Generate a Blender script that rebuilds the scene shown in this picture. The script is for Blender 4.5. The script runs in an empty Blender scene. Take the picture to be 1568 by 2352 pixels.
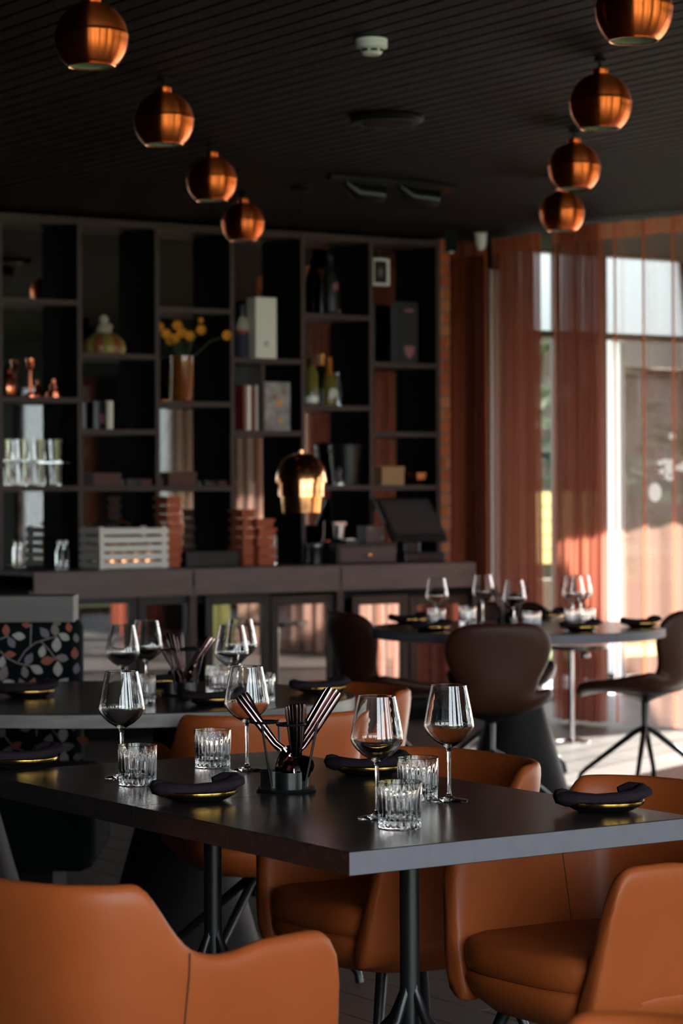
import bpy, bmesh, math, random
from mathutils import Vector, Matrix
random.seed(7)
PI = math.pi
S = bpy.context.scene
C = S.collection

# ------------------------------------------------------------------ camera
F, CX, CY, HZ, ROLL = 5700.0, 784.0, 1176.0, 1130.0, 0.004
CAMZ, TZ = 1.345, 0.745            # eye height, table-top height
cam_d = bpy.data.cameras.new('camera'); cam = bpy.data.objects.new('camera', cam_d); C.objects.link(cam)
cr, sr = math.cos(ROLL), math.sin(ROLL)
AX = Vector((cr, 0, -sr)); AY = Vector((sr, 0, cr)); AZ = Vector((0, -1, 0))
cam.matrix_world = Matrix(((AX.x, AY.x, AZ.x, 0), (AX.y, AY.y, AZ.y, 0), (AX.z, AY.z, AZ.z, CAMZ), (0, 0, 0, 1)))
cam_d.sensor_fit = 'VERTICAL'; cam_d.sensor_height = 36.0; cam_d.lens = F * 36 / 2352
cam_d.shift_y = -(CY - HZ) / 2352
cam_d.dof.use_dof = True; cam_d.dof.focus_distance = 4.95; cam_d.dof.aperture_fstop = 6.0
cam_d.clip_end = 300
S.camera = cam
# ------------------------------------------------------------------ sky, sun, exposure
w = bpy.data.worlds.new('world'); S.world = w; w.use_nodes = True
nt = w.node_tree; nt.nodes.clear()
o = nt.nodes.new('ShaderNodeOutputWorld'); b = nt.nodes.new('ShaderNodeBackground')
tc = nt.nodes.new('ShaderNodeTexCoord'); sp = nt.nodes.new('ShaderNodeSeparateXYZ'); rp = nt.nodes.new('ShaderNodeValToRGB')
nt.links.new(tc.outputs['Generated'], sp.inputs[0]); nt.links.new(sp.outputs['Z'], rp.inputs[0])
rp.color_ramp.elements[0].position = 0.0; rp.color_ramp.elements[0].color = (0.88, 0.92, 0.94, 1)
rp.color_ramp.elements[1].position = 0.7; rp.color_ramp.elements[1].color = (0.62, 0.72, 0.85, 1)
nt.links.new(rp.outputs[0], b.inputs[0]); b.inputs[1].default_value = 11.5
nt.links.new(b.outputs[0], o.inputs[0])
SUN_AZ, SUN_EL = math.radians(33), math.radians(27)
sd = bpy.data.lights.new('sun', 'SUN'); sd.energy = 48; sd.angle = math.radians(0.6); sd.color = (1.0, 0.93, 0.84)
sun = bpy.data.objects.new('sun', sd); C.objects.link(sun)
tosun = Vector((math.sin(SUN_AZ) * math.cos(SUN_EL), math.cos(SUN_AZ) * math.cos(SUN_EL), math.sin(SUN_EL)))
sun.rotation_euler = tosun.to_track_quat('Z', 'Y').to_euler(); sun.location = (8, 14, 9)
S.view_settings.view_transform = 'Standard'; S.view_settings.look = 'None'
S.view_settings.gamma = 1; S.view_settings.use_curve_mapping = False
S.view_settings.exposure = 0.0
cy = S.cycles
cy.use_denoising = True; cy.max_bounces = 14; cy.transparent_max_bounces = 24; cy.transmission_bounces = 12
cy.glossy_bounces = 6; cy.diffuse_bounces = 4; cy.caustics_refractive = True; cy.caustics_reflective = False
cy.blur_glossy = 0.3; cy.sample_clamp_indirect = 6

# ------------------------------------------------------------------ room frame: w along the bar wall, n out of it into the room
ANG = math.radians(56.2)
W = Vector((math.sin(ANG), math.cos(ANG), 0)); N = Vector((math.cos(ANG), -math.sin(ANG), 0)); P = -N
O = Vector((0, 14.75, 0)); UP = Vector((0, 0, 1))
WROT = math.atan2(W.y, W.x)                 # rotation that turns local +x into W (local +y = P)
CEIL = 2.895

def wn(w_, n_, z=0.0): return O + W * w_ + N * n_ + UP * z
def ray(px, py):
    d = AX * (px - CX) + AY * ((CY - py) - (CY - HZ)) - AZ * F
    return d / d.y
def at_y(px, py, Y): return Vector((0, 0, CAMZ)) + ray(px, py) * Y
def at_h(px, py, z):
    d = ray(px, py); return Vector((0, 0, CAMZ)) + d * ((z - CAMZ) / d.z)
def at_n(px, py, n_):
    d = ray(px, py); c = Vector((0, 0, CAMZ)); k = (N.dot(O) + n_ - N.dot(c)) / N.dot(d); return c + d * k
def w_of(p): return (p - O).dot(W)
def n_of(p): return (p - O).dot(N)
def wpx(px, n_=0.0, py=1130): return w_of(at_n(px, py, n_))
def zpx(px, py, n_=0.0): return at_n(px, py, n_).z

# ------------------------------------------------------------------ materials
def mat(name, col=(.5, .5, .5), rough=.5, metal=0, spec=.5, trans=0, ior=1.45, noise=None, bump=0, bscale=200, coat=0, aniso=0, sheen=0, emit=None, estr=0, sss=0):
    m = bpy.data.materials.new(name); m.use_nodes = True; t = m.node_tree; p = t.nodes['Principled BSDF']
    p.inputs['Base Color'].default_value = (*col, 1); p.inputs['Roughness'].default_value = rough
    p.inputs['Metallic'].default_value = metal; p.inputs['Specular IOR Level'].default_value = spec
    p.inputs['Transmission Weight'].default_value = trans; p.inputs['IOR'].default_value = ior
    p.inputs['Coat Weight'].default_value = coat; p.inputs['Sheen Weight'].default_value = sheen
    tc = t.nodes.new('ShaderNodeTexCoord')
    if emit: p.inputs['Emission Color'].default_value = (*emit, 1); p.inputs['Emission Strength'].default_value = estr
    if aniso:
        p.inputs['Anisotropic'].default_value = aniso
        tg = t.nodes.new('ShaderNodeTangent'); tg.direction_type = 'RADIAL'; tg.axis = 'Z'; p.inputs['Anisotropic Rotation'].default_value = .25
        t.links.new(tg.outputs[0], p.inputs['Tangent'])
    if noise:                                   # (scale xyz, amount, second colour)
        sc, amt, c2 = noise
        mp = t.nodes.new('ShaderNodeMapping'); mp.inputs['Scale'].default_value = sc
        nz = t.nodes.new('ShaderNodeTexNoise'); nz.inputs['Scale'].default_value = 1; nz.inputs['Detail'].default_value = 5
        mx = t.nodes.new('ShaderNodeMix'); mx.data_type = 'RGBA'
        mx.inputs['A'].default_value = (*col, 1); mx.inputs['B'].default_value = (*c2, 1)
        mr = t.nodes.new('ShaderNodeMapRange'); mr.inputs['From Min'].default_value = .35; mr.inputs['From Max'].default_value = .7
        mr.inputs['To Max'].default_value = amt
        t.links.new(tc.outputs['Object'], mp.inputs[0]); t.links.new(mp.outputs[0], nz.inputs[0])
        t.links.new(nz.outputs[0], mr.inputs[0]); t.links.new(mr.outputs[0], mx.inputs['Factor']); t.links.new(mx.outputs['Result'], p.inputs['Base Color'])
    if bump:
        nb = t.nodes.new('ShaderNodeTexNoise'); nb.inputs['Scale'].default_value = bscale; nb.inputs['Detail'].default_value = 3
        bp = t.nodes.new('ShaderNodeBump'); bp.inputs['Strength'].default_value = bump; bp.inputs['Distance'].default_value = .002
        t.links.new(tc.outputs['Object'], nb.inputs[0]); t.links.new(nb.outputs[0], bp.inputs['Height']); t.links.new(bp.outputs[0], p.inputs['Normal'])
    return m

def sheer(name, col, opacity, edge=.5):
    m = bpy.data.materials.new(name); m.use_nodes = True; t = m.node_tree; t.nodes.clear()
    out = t.nodes.new('ShaderNodeOutputMaterial'); tr = t.nodes.new('ShaderNodeBsdfTransparent')
    tl = t.nodes.new('ShaderNodeBsdfTranslucent'); df = t.nodes.new('ShaderNodeBsdfDiffuse')
    tl.inputs[0].default_value = (*col, 1); df.inputs[0].default_value = (*[c * .9 for c in col], 1)
    a = t.nodes.new('ShaderNodeMixShader'); a.inputs[0].default_value = .4
    bmx = t.nodes.new('ShaderNodeMixShader')
    lw = t.nodes.new('ShaderNodeLayerWeight'); lw.inputs[0].default_value = edge
    mr = t.nodes.new('ShaderNodeMapRange'); mr.inputs['To Min'].default_value = opacity; mr.inputs['To Max'].default_value = min(1, opacity + .45)
    t.links.new(lw.outputs['Facing'], mr.inputs[0]); t.links.new(mr.outputs[0], bmx.inputs[0])
    t.links.new(tl.outputs[0], a.inputs[1]); t.links.new(df.outputs[0], a.inputs[2])
    t.links.new(tr.outputs[0], bmx.inputs[1]); t.links.new(a.outputs[0], bmx.inputs[2]); t.links.new(bmx.outputs[0], out.inputs[0])
    return m

def pane_mat(name, tint, refl, rough=.0):
    m = bpy.data.materials.new(name); m.use_nodes = True; t = m.node_tree; t.nodes.clear()
    out = t.nodes.new('ShaderNodeOutputMaterial'); tr = t.nodes.new('ShaderNodeBsdfTransparent'); gl = t.nodes.new('ShaderNodeBsdfGlossy')
    tr.inputs[0].default_value = (*tint, 1); gl.inputs['Roughness'].default_value = rough; gl.inputs[0].default_value = (1, 1, 1, 1)
    fr = t.nodes.new('ShaderNodeFresnel'); fr.inputs[0].default_value = 1.5
    ad = t.nodes.new('ShaderNodeMath'); ad.operation = 'ADD'; ad.inputs[1].default_value = refl; ad.use_clamp = True
    mx = t.nodes.new('ShaderNodeMixShader'); t.links.new(fr.outputs[0], ad.inputs[0]); t.links.new(ad.outputs[0], mx.inputs[0])
    t.links.new(tr.outputs[0], mx.inputs[1]); t.links.new(gl.outputs[0], mx.inputs[2]); t.links.new(mx.outputs[0], out.inputs[0])
    return m

def wood_mat(name, c1, c2, rough, scale=(3, 40, 40), spec=.5):
    return mat(name, c1, rough, noise=(scale, .8, c2), spec=spec, bump=.15, bscale=120)

M = {}
M['table'] = wood_mat('dark_grey_oak', (.020, .016, .016), (.040, .031, .030), .23, (5, 60, 60))
M['table_edge'] = mat('slate_edge_band', (.125, .118, .140), .55, noise=((30, 30, 30), .5, (.095, .090, .108)))  # blue-grey; on the square tables it carries the window light
M['table_round_edge'] = mat('grey_oak_edge', (.21, .185, .175), .5, noise=((6, 6, 40), .7, (.09, .08, .078)))
M['leather'] = mat('cognac_leather', (.335, .074, .017), .40, noise=((14, 14, 14), .35, (.27, .056, .011)), bump=.12, bscale=350, spec=.32)
M['leather_dark'] = mat('chestnut_leather', (.050, .016, .009), .48, noise=((10, 10, 10), .4, (.036, .012, .007)), bump=.12, bscale=300, spec=.28)
M['seam'] = mat('seam_thread', (.09, .025, .012), .7)
M['black'] = mat('black_powder_coat', (.008, .008, .009), .32)
M['black_matte'] = mat('black_matte', (.007, .007, .007), .75, spec=.2)
M['chrome'] = mat('chrome', (.75, .75, .76), .12, metal=1)
M['steel'] = mat('brushed_steel', (.50, .50, .50), .3, metal=1)
M['copper'] = mat('spun_copper', (.82, .175, .040), .30, metal=1, aniso=.93)
M['brass'] = mat('polished_brass', (.84, .37, .16), .16, metal=1)
M['copper_small'] = mat('polished_copper', (.72, .22, .12), .2, metal=1)
M['gold'] = mat('gold_rim', (.72, .42, .10), .2, metal=1)
M['silver_in'] = mat('white_enamel_lining', (.80, .84, .92), .3)
M['rose_metal'] = mat('rose_pvd_steel', (.50, .30, .31), .14, metal=1)
M['glass'] = mat('clear_glass', (1, 1, 1), 0.0, trans=1, ior=1.56)
M['dark_metal'] = mat('black_cutlery_steel', (.05, .03, .03), .25, metal=1)
M['napkin'] = mat('charcoal_linen', (.020, .014, .019), .9, spec=.1, bump=.35, bscale=420)
M['plate'] = mat('black_glaze', (.006, .006, .006), .2)
M['slat'] = mat('dark_stained_slat', (.017, .0105, .0095), .65, spec=.10, noise=((2, 30, 30), .8, (.006, .0045, .0045)))
M['ceil_dark'] = mat('black_ceiling_felt', (.003, .003, .003), .9, spec=.05)
M['plank'] = [mat('grey_floor_plank', c, .42, noise=((3, 26, 26), .7, tuple(x * .7 for x in c)), bump=.1, bscale=90) for c in ((.095, .082, .076), (.080, .070, .066), (.11, .095, .088))]
M['shelf'] = mat('taupe_laminate', (.070, .046, .043), .55, spec=.25, noise=((8, 8, 8), .4, (.050, .037, .035)))
M['fascia'] = mat('taupe_fascia', (.15, .105, .098), .5, spec=.3, noise=((4, 4, 30), .5, (.085, .067, .064)))
M['side'] = mat('black_laminate', (.006, .005, .005), .8, spec=.05)  # plain black parts; on the uprights it paints the taupe sides as shaded
M['mirror'] = mat('mirror', (.38, .39, .38), .02, metal=1)
M['brick'] = [mat('red_brick', c, .85, noise=((60, 60, 60), .5, tuple(x * .6 for x in c)), bump=.6, bscale=90) for c in ((.62, .16, .05), (.52, .12, .045), (.60, .22, .10))]
M['mortar'] = mat('mortar', (.20, .17, .14), .9, bump=.5, bscale=150)
M['wall'] = mat('dark_plaster', (.009, .007, .006), .85, spec=.15, bump=.1, bscale=80)
M['frame_dark'] = mat('dark_window_frame', (.045, .022, .016), .5)
M['frame_white'] = mat('white_door_frame', (.80, .82, .82), .4)
M['pane'] = pane_mat('window_pane', (.96, .98, .98), .0)
M['pane_tint'] = pane_mat('tinted_door_pane', (.80, .76, .74), .05)
M['cooler_pane'] = pane_mat('cooler_pane', (.35, .35, .36), .38, .02)
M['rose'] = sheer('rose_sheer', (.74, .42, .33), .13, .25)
M['rose_dark'] = sheer('rose_lining', (.17, .04, .022), .85)  # rose sheer with shade in its colour, for the panel without backlight
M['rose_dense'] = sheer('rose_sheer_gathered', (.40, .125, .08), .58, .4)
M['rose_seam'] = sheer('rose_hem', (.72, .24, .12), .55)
M['green_curtain'] = sheer('olive_sheer', (.36, .34, .15), .75)
M['white'] = mat('white_plastic', (.88, .88, .86), .45)
M['white_wood'] = mat('whitewashed_wood', (.80, .76, .70), .7, noise=((5, 30, 30), .5, (.62, .57, .50)))
M['fabric_black'] = mat('black_upholstery', (.003, .005, .006), .9, bump=.2, bscale=500, spec=.1)
M['cap'] = mat('grey_oak_panel', (.12, .105, .10), .55, noise=((4, 4, 30), .6, (.085, .072, .070)))
M['leaf_a'] = mat('print_cream', (.34, .32, .29), .85, noise=((60, 60, 60), .5, (.22, .20, .19)))
M['leaf_b'] = mat('print_taupe', (.19, .15, .14), .85, noise=((60, 60, 60), .5, (.12, .10, .10)))
M['leaf_c'] = mat('print_rust', (.26, .075, .045), .85, noise=((60, 60, 60), .5, (.17, .05, .035)))
M['leaf_d'] = mat('print_lilac', (.15, .13, .16), .85, noise=((60, 60, 60), .5, (.10, .09, .11)))
M['orange_box'] = mat('terracotta_card', (.40, .085, .035), .7)
M['dark_wood'] = mat('red_brown_box', (.085, .020, .013), .5)
M['yellow'] = mat('yellow_petal', (.80, .33, .02), .6)
M['green'] = mat('leaf_green', (.03, .06, .015), .6)
M['paper'] = mat('white_card', (.80, .78, .68), .6)
M['paper2'] = mat('off_white_pages', (.55, .50, .46), .7)
M['red'] = mat('red_cloth_cover', (.25, .03, .025), .6)
M['pink'] = mat('dusty_pink_print', (.30, .10, .13), .6)
M['bottle_green'] = mat('dark_green_bottle', (.012, .020, .008), .12)
M['bottle_gold'] = mat('olive_gold_bottle', (.16, .13, .03), .15)
M['foil'] = mat('orange_foil', (.75, .28, .06), .35, metal=.6)
M['label_m'] = mat('paper_label', (.60, .62, .52), .6)
M['purple'] = mat('purple_cloth', (.035, .028, .06), .8)
M['cream'] = mat('cream_ceramic', (.42, .36, .28), .5)
M['rust_ceramic'] = mat('striped_ceramic_rust', (.22, .07, .02), .35)
M['olive_ceramic'] = mat('striped_ceramic_olive', (.25, .20, .04), .35)
M['beige'] = mat('kraft_board', (.38, .21, .09), .6)
M['screen'] = mat('till_screen', (.05, .042, .045), .25)
M['device'] = mat('dark_device_plastic', (.012, .011, .012), .4)
M['mauve'] = mat('mauve_lacquer', (.075, .048, .052), .4)
M['amber'] = mat('amber_glass', (.45, .14, .03), .05, trans=.6)
M['silver_col'] = mat('grey_metal_column', (.42, .38, .38), .45, metal=.2)
M['canopy'] = mat('white_ribbed_sheet', (.28, .275, .265), .6)
M['grass'] = mat('lawn', (.20, .22, .045), .9, noise=((1.5, 1.5, 1.5), .7, (.13, .15, .03)))
M['paving'] = mat('terrace_paving', (.50, .48, .46), .8, noise=((2, 2, 2), .5, (.40, .38, .36)))
M['timber'] = mat('yellow_timber', (.75, .47, .16), .6, noise=((2, 2, 20), .5, (.60, .36, .12)))
M['barn'] = mat('red_brown_cladding', (.045, .016, .010), .7)
M['bark'] = mat('pine_bark', (.07, .05, .035), .9)
M['needle'] = [mat('pine_needles', c, .8) for c in ((.055, .065, .028), (.075, .080, .035), (.10, .105, .05))]
M['gravel_dark'] = mat('outdoor_brown', (.10, .05, .03), .8)

# ------------------------------------------------------------------ mesh helpers
class MB:
    def __init__(s): s.v = []; s.f = []; s.mi = []; s.cur = 0
    def add(s, vs, fs):
        o = len(s.v); s.v += [tuple(v) for v in vs]; s.f += [tuple(i + o for i in f) for f in fs]; s.mi += [s.cur] * len(fs); return s
    def box(s, c, d, rz=0, m=None):
        x, y, z = (k / 2 for k in d)
        vs = [Vector((a * x, b_ * y, e * z)) for a in (-1, 1) for b_ in (-1, 1) for e in (-1, 1)]
        R = Matrix.Rotation(rz, 3, 'Z') if m is None else m
        vs = [R @ v + Vector(c) for v in vs]
        return s.add(vs, [(0, 1, 3, 2), (4, 6, 7, 5), (0, 4, 5, 1), (2, 3, 7, 6), (0, 2, 6, 4), (1, 5, 7, 3)])
    def lathe(s, prof, seg=24, c=(0, 0, 0), closed=False, fn=None):
        c = Vector(c); vs = []
        for (r, z) in prof:
            for k in range(seg):
                a = 2 * PI * k / seg; rr = r if fn is None else fn(r, z, a)
                vs.append(c + Vector((rr * math.cos(a), rr * math.sin(a), z)))
        n = len(prof); fs = []
        for i in range(n - 1 + (1 if closed else 0)):
            j = (i + 1) % n
            for k in range(seg):
                l = (k + 1) % seg; fs.append((i * seg + k, i * seg + l, j * seg + l, j * seg + k))
        if not closed:
            if prof[0][0] > 1e-6: fs.append(tuple(reversed(range(seg))))
            if prof[-1][0] > 1e-6: fs.append(tuple((n - 1) * seg + k for k in range(seg)))
        return s.add(vs, fs)
    def lathe_open(s, prof, seg=24, c=(0, 0, 0)):
        c = Vector(c); vs = []
        for (r, z) in prof:
            for k in range(seg):
                a = 2 * PI * k / seg; vs.append(c + Vector((r * math.cos(a), r * math.sin(a), z)))
        fs = [(i * seg + k, i * seg + (k + 1) % seg, (i + 1) * seg + (k + 1) % seg, (i + 1) * seg + k) for i in range(len(prof) - 1) for k in range(seg)]
        return s.add(vs, fs)
    def tube(s, pts, r, seg=8, flat=1.0, upv=None):
        pts = [Vector(p) for p in pts]; n = len(pts); rs = r if isinstance(r, (list, tuple)) else [r] * n
        vs = []; ref = None
        for i, p in enumerate(pts):
            t = (pts[min(i + 1, n - 1)] - pts[max(i - 1, 0)]).normalized()
            if upv is not None: ref = Vector(upv)
            elif ref is None: ref = Vector((0, 0, 1)) if abs(t.z) < .9 else Vector((1, 0, 0))
            x = t.cross(ref); x = x.normalized() if x.length > 1e-6 else Vector((1, 0, 0)); y = x.cross(t).normalized()
            if upv is None: ref = y
            for k in range(seg):
                a = 2 * PI * k / seg; vs.append(p + (x * math.cos(a) + y * math.sin(a) * flat) * rs[i])
        fs = [(i * seg + k, i * seg + (k + 1) % seg, (i + 1) * seg + (k + 1) % seg, (i + 1) * seg + k) for i in range(n - 1) for k in range(seg)]
        fs.append(tuple(reversed(range(seg)))); fs.append(tuple((n - 1) * seg + k for k in range(seg)))
        return s.add(vs, fs)
    def grid(s, rows, cols, fn, wrap=False):
        vs = [fn(i, j) for i in range(rows) for j in range(cols)]
        cc = cols if wrap else cols - 1
        return s.add(vs, [(i * cols + j, i * cols + (j + 1) % cols, (i + 1) * cols + (j + 1) % cols, (i + 1) * cols + j) for i in range(rows - 1) for j in range(cc)])
    def loops(s, rings, cap=True):
        n = len(rings[0]); vs = [v for r in rings for v in r]
        fs = [(i * n + k, i * n + (k + 1) % n, (i + 1) * n + (k + 1) % n, (i + 1) * n + k) for i in range(len(rings) - 1) for k in range(n)]
        if cap: fs += [tuple(reversed(range(n))), tuple((len(rings) - 1) * n + k for k in range(n))]
        return s.add(vs, fs)
    def mesh(s, name, mats, angle=40, smooth=True):
        me = bpy.data.meshes.new(name); me.from_pydata(s.v, [], s.f); me.update()
        bm = bmesh.new(); bm.from_mesh(me); bmesh.ops.recalc_face_normals(bm, faces=bm.faces); bm.to_mesh(me); bm.free()
        for m_ in (mats if isinstance(mats, (list, tuple)) else [mats]): me.materials.append(m_)
        if any(s.mi): me.polygons.foreach_set('material_index', s.mi)
        if smooth:
            me.polygons.foreach_set('use_smooth', [True] * len(me.polygons)); me.set_sharp_from_angle(angle=math.radians(angle))
        return me
    def obj(s, name, mats, parent=None, angle=40, smooth=True, loc=None, rz=0, bevel=0, subd=0):
        me = s.mesh(name, mats, angle, smooth); o = bpy.data.objects.new(name, me); C.objects.link(o)
        if parent: o.parent = parent
        if loc is not None: o.location = loc
        if rz: o.rotation_euler = (0, 0, rz)
        if bevel:
            bv = o.modifiers.new('bevel', 'BEVEL'); bv.width = bevel; bv.segments = 2; bv.limit_method = 'ANGLE'
        if subd:
            sb = o.modifiers.new('subd', 'SUBSURF'); sb.levels = subd; sb.render_levels = subd
        return o

def tag(o, label, cat, group=None, kind=None):
    o['label'] = label; o['category'] = cat
    if group: o['group'] = group
    if kind: o['kind'] = kind
    return o
def thing(name, label, cat, loc=(0, 0, 0), rz=0, group=None):
    o = bpy.data.objects.new(name, None); C.objects.link(o); o.empty_display_size = .1
    o.location = loc; o.rotation_euler = (0, 0, rz); return tag(o, label, cat, group)
def struct(o, label=None):
    o['kind'] = 'structure'
    if label: o['label'] = label
    return o
def dup(root, loc, rz=0, label=None, group=None, scale=None):
    r = root.copy(); C.objects.link(r); r.location = loc; r.rotation_euler = (0, 0, rz)
    r.scale = (scale or 1,) * 3
    if label: r['label'] = label
    if group: r['group'] = group
    for ch in list(root.children):
        c = ch.copy(); C.objects.link(c); c.parent = r
        for g in list(ch.children):
            d = g.copy(); C.objects.link(d); d.parent = c
    return r
def box_obj(name, m, c, d, rz=0, parent=None, bevel=0): return MB().box((0, 0, 0), d).obj(name, m, parent, smooth=False, loc=c, rz=rz, bevel=bevel)
def rbox(name, m, w0, w1, n0, n1, z0, z1, parent=None, bevel=0):      # a box given in room coordinates
    return box_obj(name, m, wn((w0 + w1) / 2, (n0 + n1) / 2, (z0 + z1) / 2), (abs(w1 - w0), abs(n1 - n0), abs(z1 - z0)), WROT, parent, bevel)

# ------------------------------------------------------------------ room shell
WL, WR, NF = -11.0, 3.2, 13.05           # left wall, right wall, wall behind the camera
COLPX = [2, 185, 363, 535, 697, 854, 1007]
colw = [wpx(p) for p in COLPX]
WEND = wpx(1036)                          # end of the brick return
WFAC = wpx(1158, -.36)                          # where the glazing starts

# floor: planks run away from the bar wall
fl = rbox('floor', M['ceil_dark'], WL, WR, -.4, NF, -.05, -.012); struct(fl, 'grey oak plank floor')
pl_w, pl_l, planks = .155, 2.4, []
i = 0; ww = WL
while ww < WR:
    off = (i * 0.83) % pl_l; nn = -.4 - off
    while nn < NF:
        a, b2 = max(nn, -.4), min(nn + pl_l, NF)
        if b2 - a > .05: planks.append((ww, min(ww + pl_w, WR), a, b2))
        nn += pl_l
    ww += pl_w; i += 1
def seen(p, mrg=250):
    c = wn((p[0] + p[1]) / 2, (p[2] + p[3]) / 2)
    if c.y < 4.0: return False
    x = CX + F * c.x / c.y; y = HZ + F * CAMZ / c.y
    return -mrg < x < 1568 + mrg and y < 2500
vis = [p for p in planks if seen(p)]
vis.sort(key=lambda p: wn((p[0] + p[1]) / 2, (p[2] + p[3]) / 2).y); visset = set(vis[:295])
pm = [MB().box((0, 0, 0), (pl_w - .004, 1.0, .012)).mesh('plank', m_, smooth=False) for m_ in M['plank']]
rest = MB(); rest_m = []
flinv = None
for k, p in enumerate(planks):
    c = wn((p[0] + p[1]) / 2, (p[2] + p[3]) / 2, -.006)
    if p in visset:
        o = bpy.data.objects.new('plank', pm[random.randrange(3)]); C.objects.link(o); o.parent = fl
        o.matrix_parent_inverse = Matrix.Translation(-fl.location) if False else Matrix.Identity(4)
        R = Matrix.Rotation(-WROT, 3, 'Z'); o.location = R @ (c - fl.location); o.scale = ((p[1] - p[0]) / pl_w, p[3] - p[2] - .004, 1)
    else:
        R = Matrix.Rotation(-WROT, 3, 'Z'); rest.box(R @ (c - fl.location), (p[1] - p[0] - .004, p[3] - p[2] - .004, .012))
ro = rest.obj('planking', M['plank'][0], fl, smooth=False); ro['kind'] = 'stuff'

ce = rbox('ceiling', M['ceil_dark'], WL, WR, -.4, NF, CEIL + .03, CEIL + .10); struct(ce, 'dark slatted ceiling')
sm = MB().box((0, 0, 0), (.078, NF + .4, .022)).mesh('slat', M['slat'], smooth=False)
k = 0
while WL + .05 + k * .094 < WR:
    o = bpy.data.objects.new('slat', sm); C.objects.link(o); o.parent = ce
    o.location = Matrix.Rotation(-WROT, 3, 'Z') @ (wn(WL + .05 + k * .094, (NF - .4) / 2, CEIL + .011 + .004) - ce.location); k += 1

struct(rbox('wall_back', M['wall'], WL, WEND, -.55, -.40, -.1, CEIL + .05), 'dark wall behind the bar shelving')
struct(rbox('wall_left', M['wall'], WL - .15, WL, -.55, NF, -.1, CEIL + .05), 'dark plaster wall')
# brick return beside the shelving
bw = rbox('wall_brick', M['mortar'], colw[-1] + .02, WEND, -.40, -.012, 0, CEIL); struct(bw, 'narrow red brick wall end beside the shelving')
bl = MB().box((0, 0, 0), (.115, .05, .062)); bmesh_ = [bl.mesh('brick', m_, smooth=False) for m_ in M['brick']]
bs = MB().box((0, 0, 0), (.052, .05, .062)); bsm = [bs.mesh('brick', m_, smooth=False) for m_ in M['brick']]
R = Matrix.Rotation(-WROT, 3, 'Z'); bww = WEND - colw[-1] - .02
for r in range(39):
    z = .04 + r * .074
    xs = [(bmesh_, .115 / 2 + .0), ] if r % 2 else [(bsm, .026), (bsm, .085)]
    for ms, dx in xs:
        sc = bww / .115
        o = bpy.data.objects.new('brick', random.choice(ms)); C.objects.link(o); o.parent = bw
        o.location = R @ (wn(colw[-1] + .02 + dx * sc, -.03 + random.uniform(0, .006), z) - bw.location); o.scale = (sc * .96, 1, 1)
struct(rbox('column', M['silver_col'], wpx(1116, -.2), wpx(1150, -.2), -.35, -.15, 0, zpx(1130, 622, -.2)), 'brushed grey metal column at the end of the glazing')
# dark wall between brick and glazing, and lintel over the glazing
struct(rbox('wall_behind_curtain', M['wall'], WEND, WFAC, -.55, -.40, -.1, CEIL + .05), 'dark wall behind the gathered curtain')
lz = zpx(1450, 590, -.3)
struct(rbox('trim_lintel', M['frame_dark'], WFAC, WR, -.45, -.30, lz, CEIL + .05), 'lintel above the end glazing')
# end glazing
NG = -.36
g = rbox('window_end_wall', M['frame_dark'], WFAC, WR, NG - .03, NG + .03, zpx(1450, 783, NG), zpx(1450, 768, NG)); struct(g, 'glazed end wall behind the rose curtains')
gi = Matrix.Rotation(-WROT, 3, 'Z')
def gchild(name, m, w0, w1, n0, n1, z0, z1, parent):
    c = wn((w0 + w1) / 2, (n0 + n1) / 2, (z0 + z1) / 2)
    return MB().box((0, 0, 0), (w1 - w0, n1 - n0, z1 - z0)).obj(name, m, parent, smooth=False, loc=gi @ (c - parent.location))
ztr = zpx(1450, 775, NG)
for pxm in (1160, 1277, 1383):
    wm = wpx(pxm, NG); gchild('mullion', M['frame_dark'], wm - .02, wm + .02, NG - .03, NG + .03, 0, lz, g)
gchild('pane', M['pane'], WFAC, WR, NG - .004, NG + .004, ztr + .02, lz, g)
gchild('pane', M['pane'], WFAC, wpx(1383, NG), NG - .004, NG + .004, .05, ztr - .02, g)
gchild('sill', M['frame_dark'], WFAC, wpx(1383, NG), NG - .04, NG + .04, 0, .06, g)
# white framed glass door
d0, d1 = wpx(1417, NG), wpx(1417, NG) + .95
dt = zpx(1450, 787, NG); dz = zpx(1450, 842, NG); sw = .032
pp = at_n(1407, 1130, -1.9); pst = box_obj('canopy_post', M['canopy'], (pp.x, pp.y, 2.1), (.13, .12, 4.2), WROT); tag(pst, 'white post standing outside left of the terrace door glass', 'post')  # added post outside, lined up to read as the bright door frame
dr = rbox('door_terrace', M['frame_white'], d0, d0 + sw, NG - .035, NG + .035, 0, dt, bevel=.004); struct(dr, 'white framed glass door to the terrace')
gchild('door_top_rail', M['frame_white'], d0 + sw, d1, NG - .035, NG + .035, dz, dt, dr)
gchild('door_bottom_rail', M['frame_white'], d0 + sw, d1, NG - .035, NG + .035, 0, .12, dr)
gchild('door_stile', M['frame_white'], d1, d1 + sw, NG - .035, NG + .035, 0, dt, dr)
gchild('pane', M['pane_tint'], d0 + sw, d1, NG - .004, NG + .004, .12, dz, dr)
hm = MB(); hc = gi @ (wn(d0 + sw * .6, NG + .05, 1.02) - dr.location)
hm.tube([hc, hc + Vector((0, -.02 if False else 0.02, 0)), hc + Vector((.11, .02, 0))], .009); hm.obj('door_handle', M['chrome'], dr)
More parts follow.
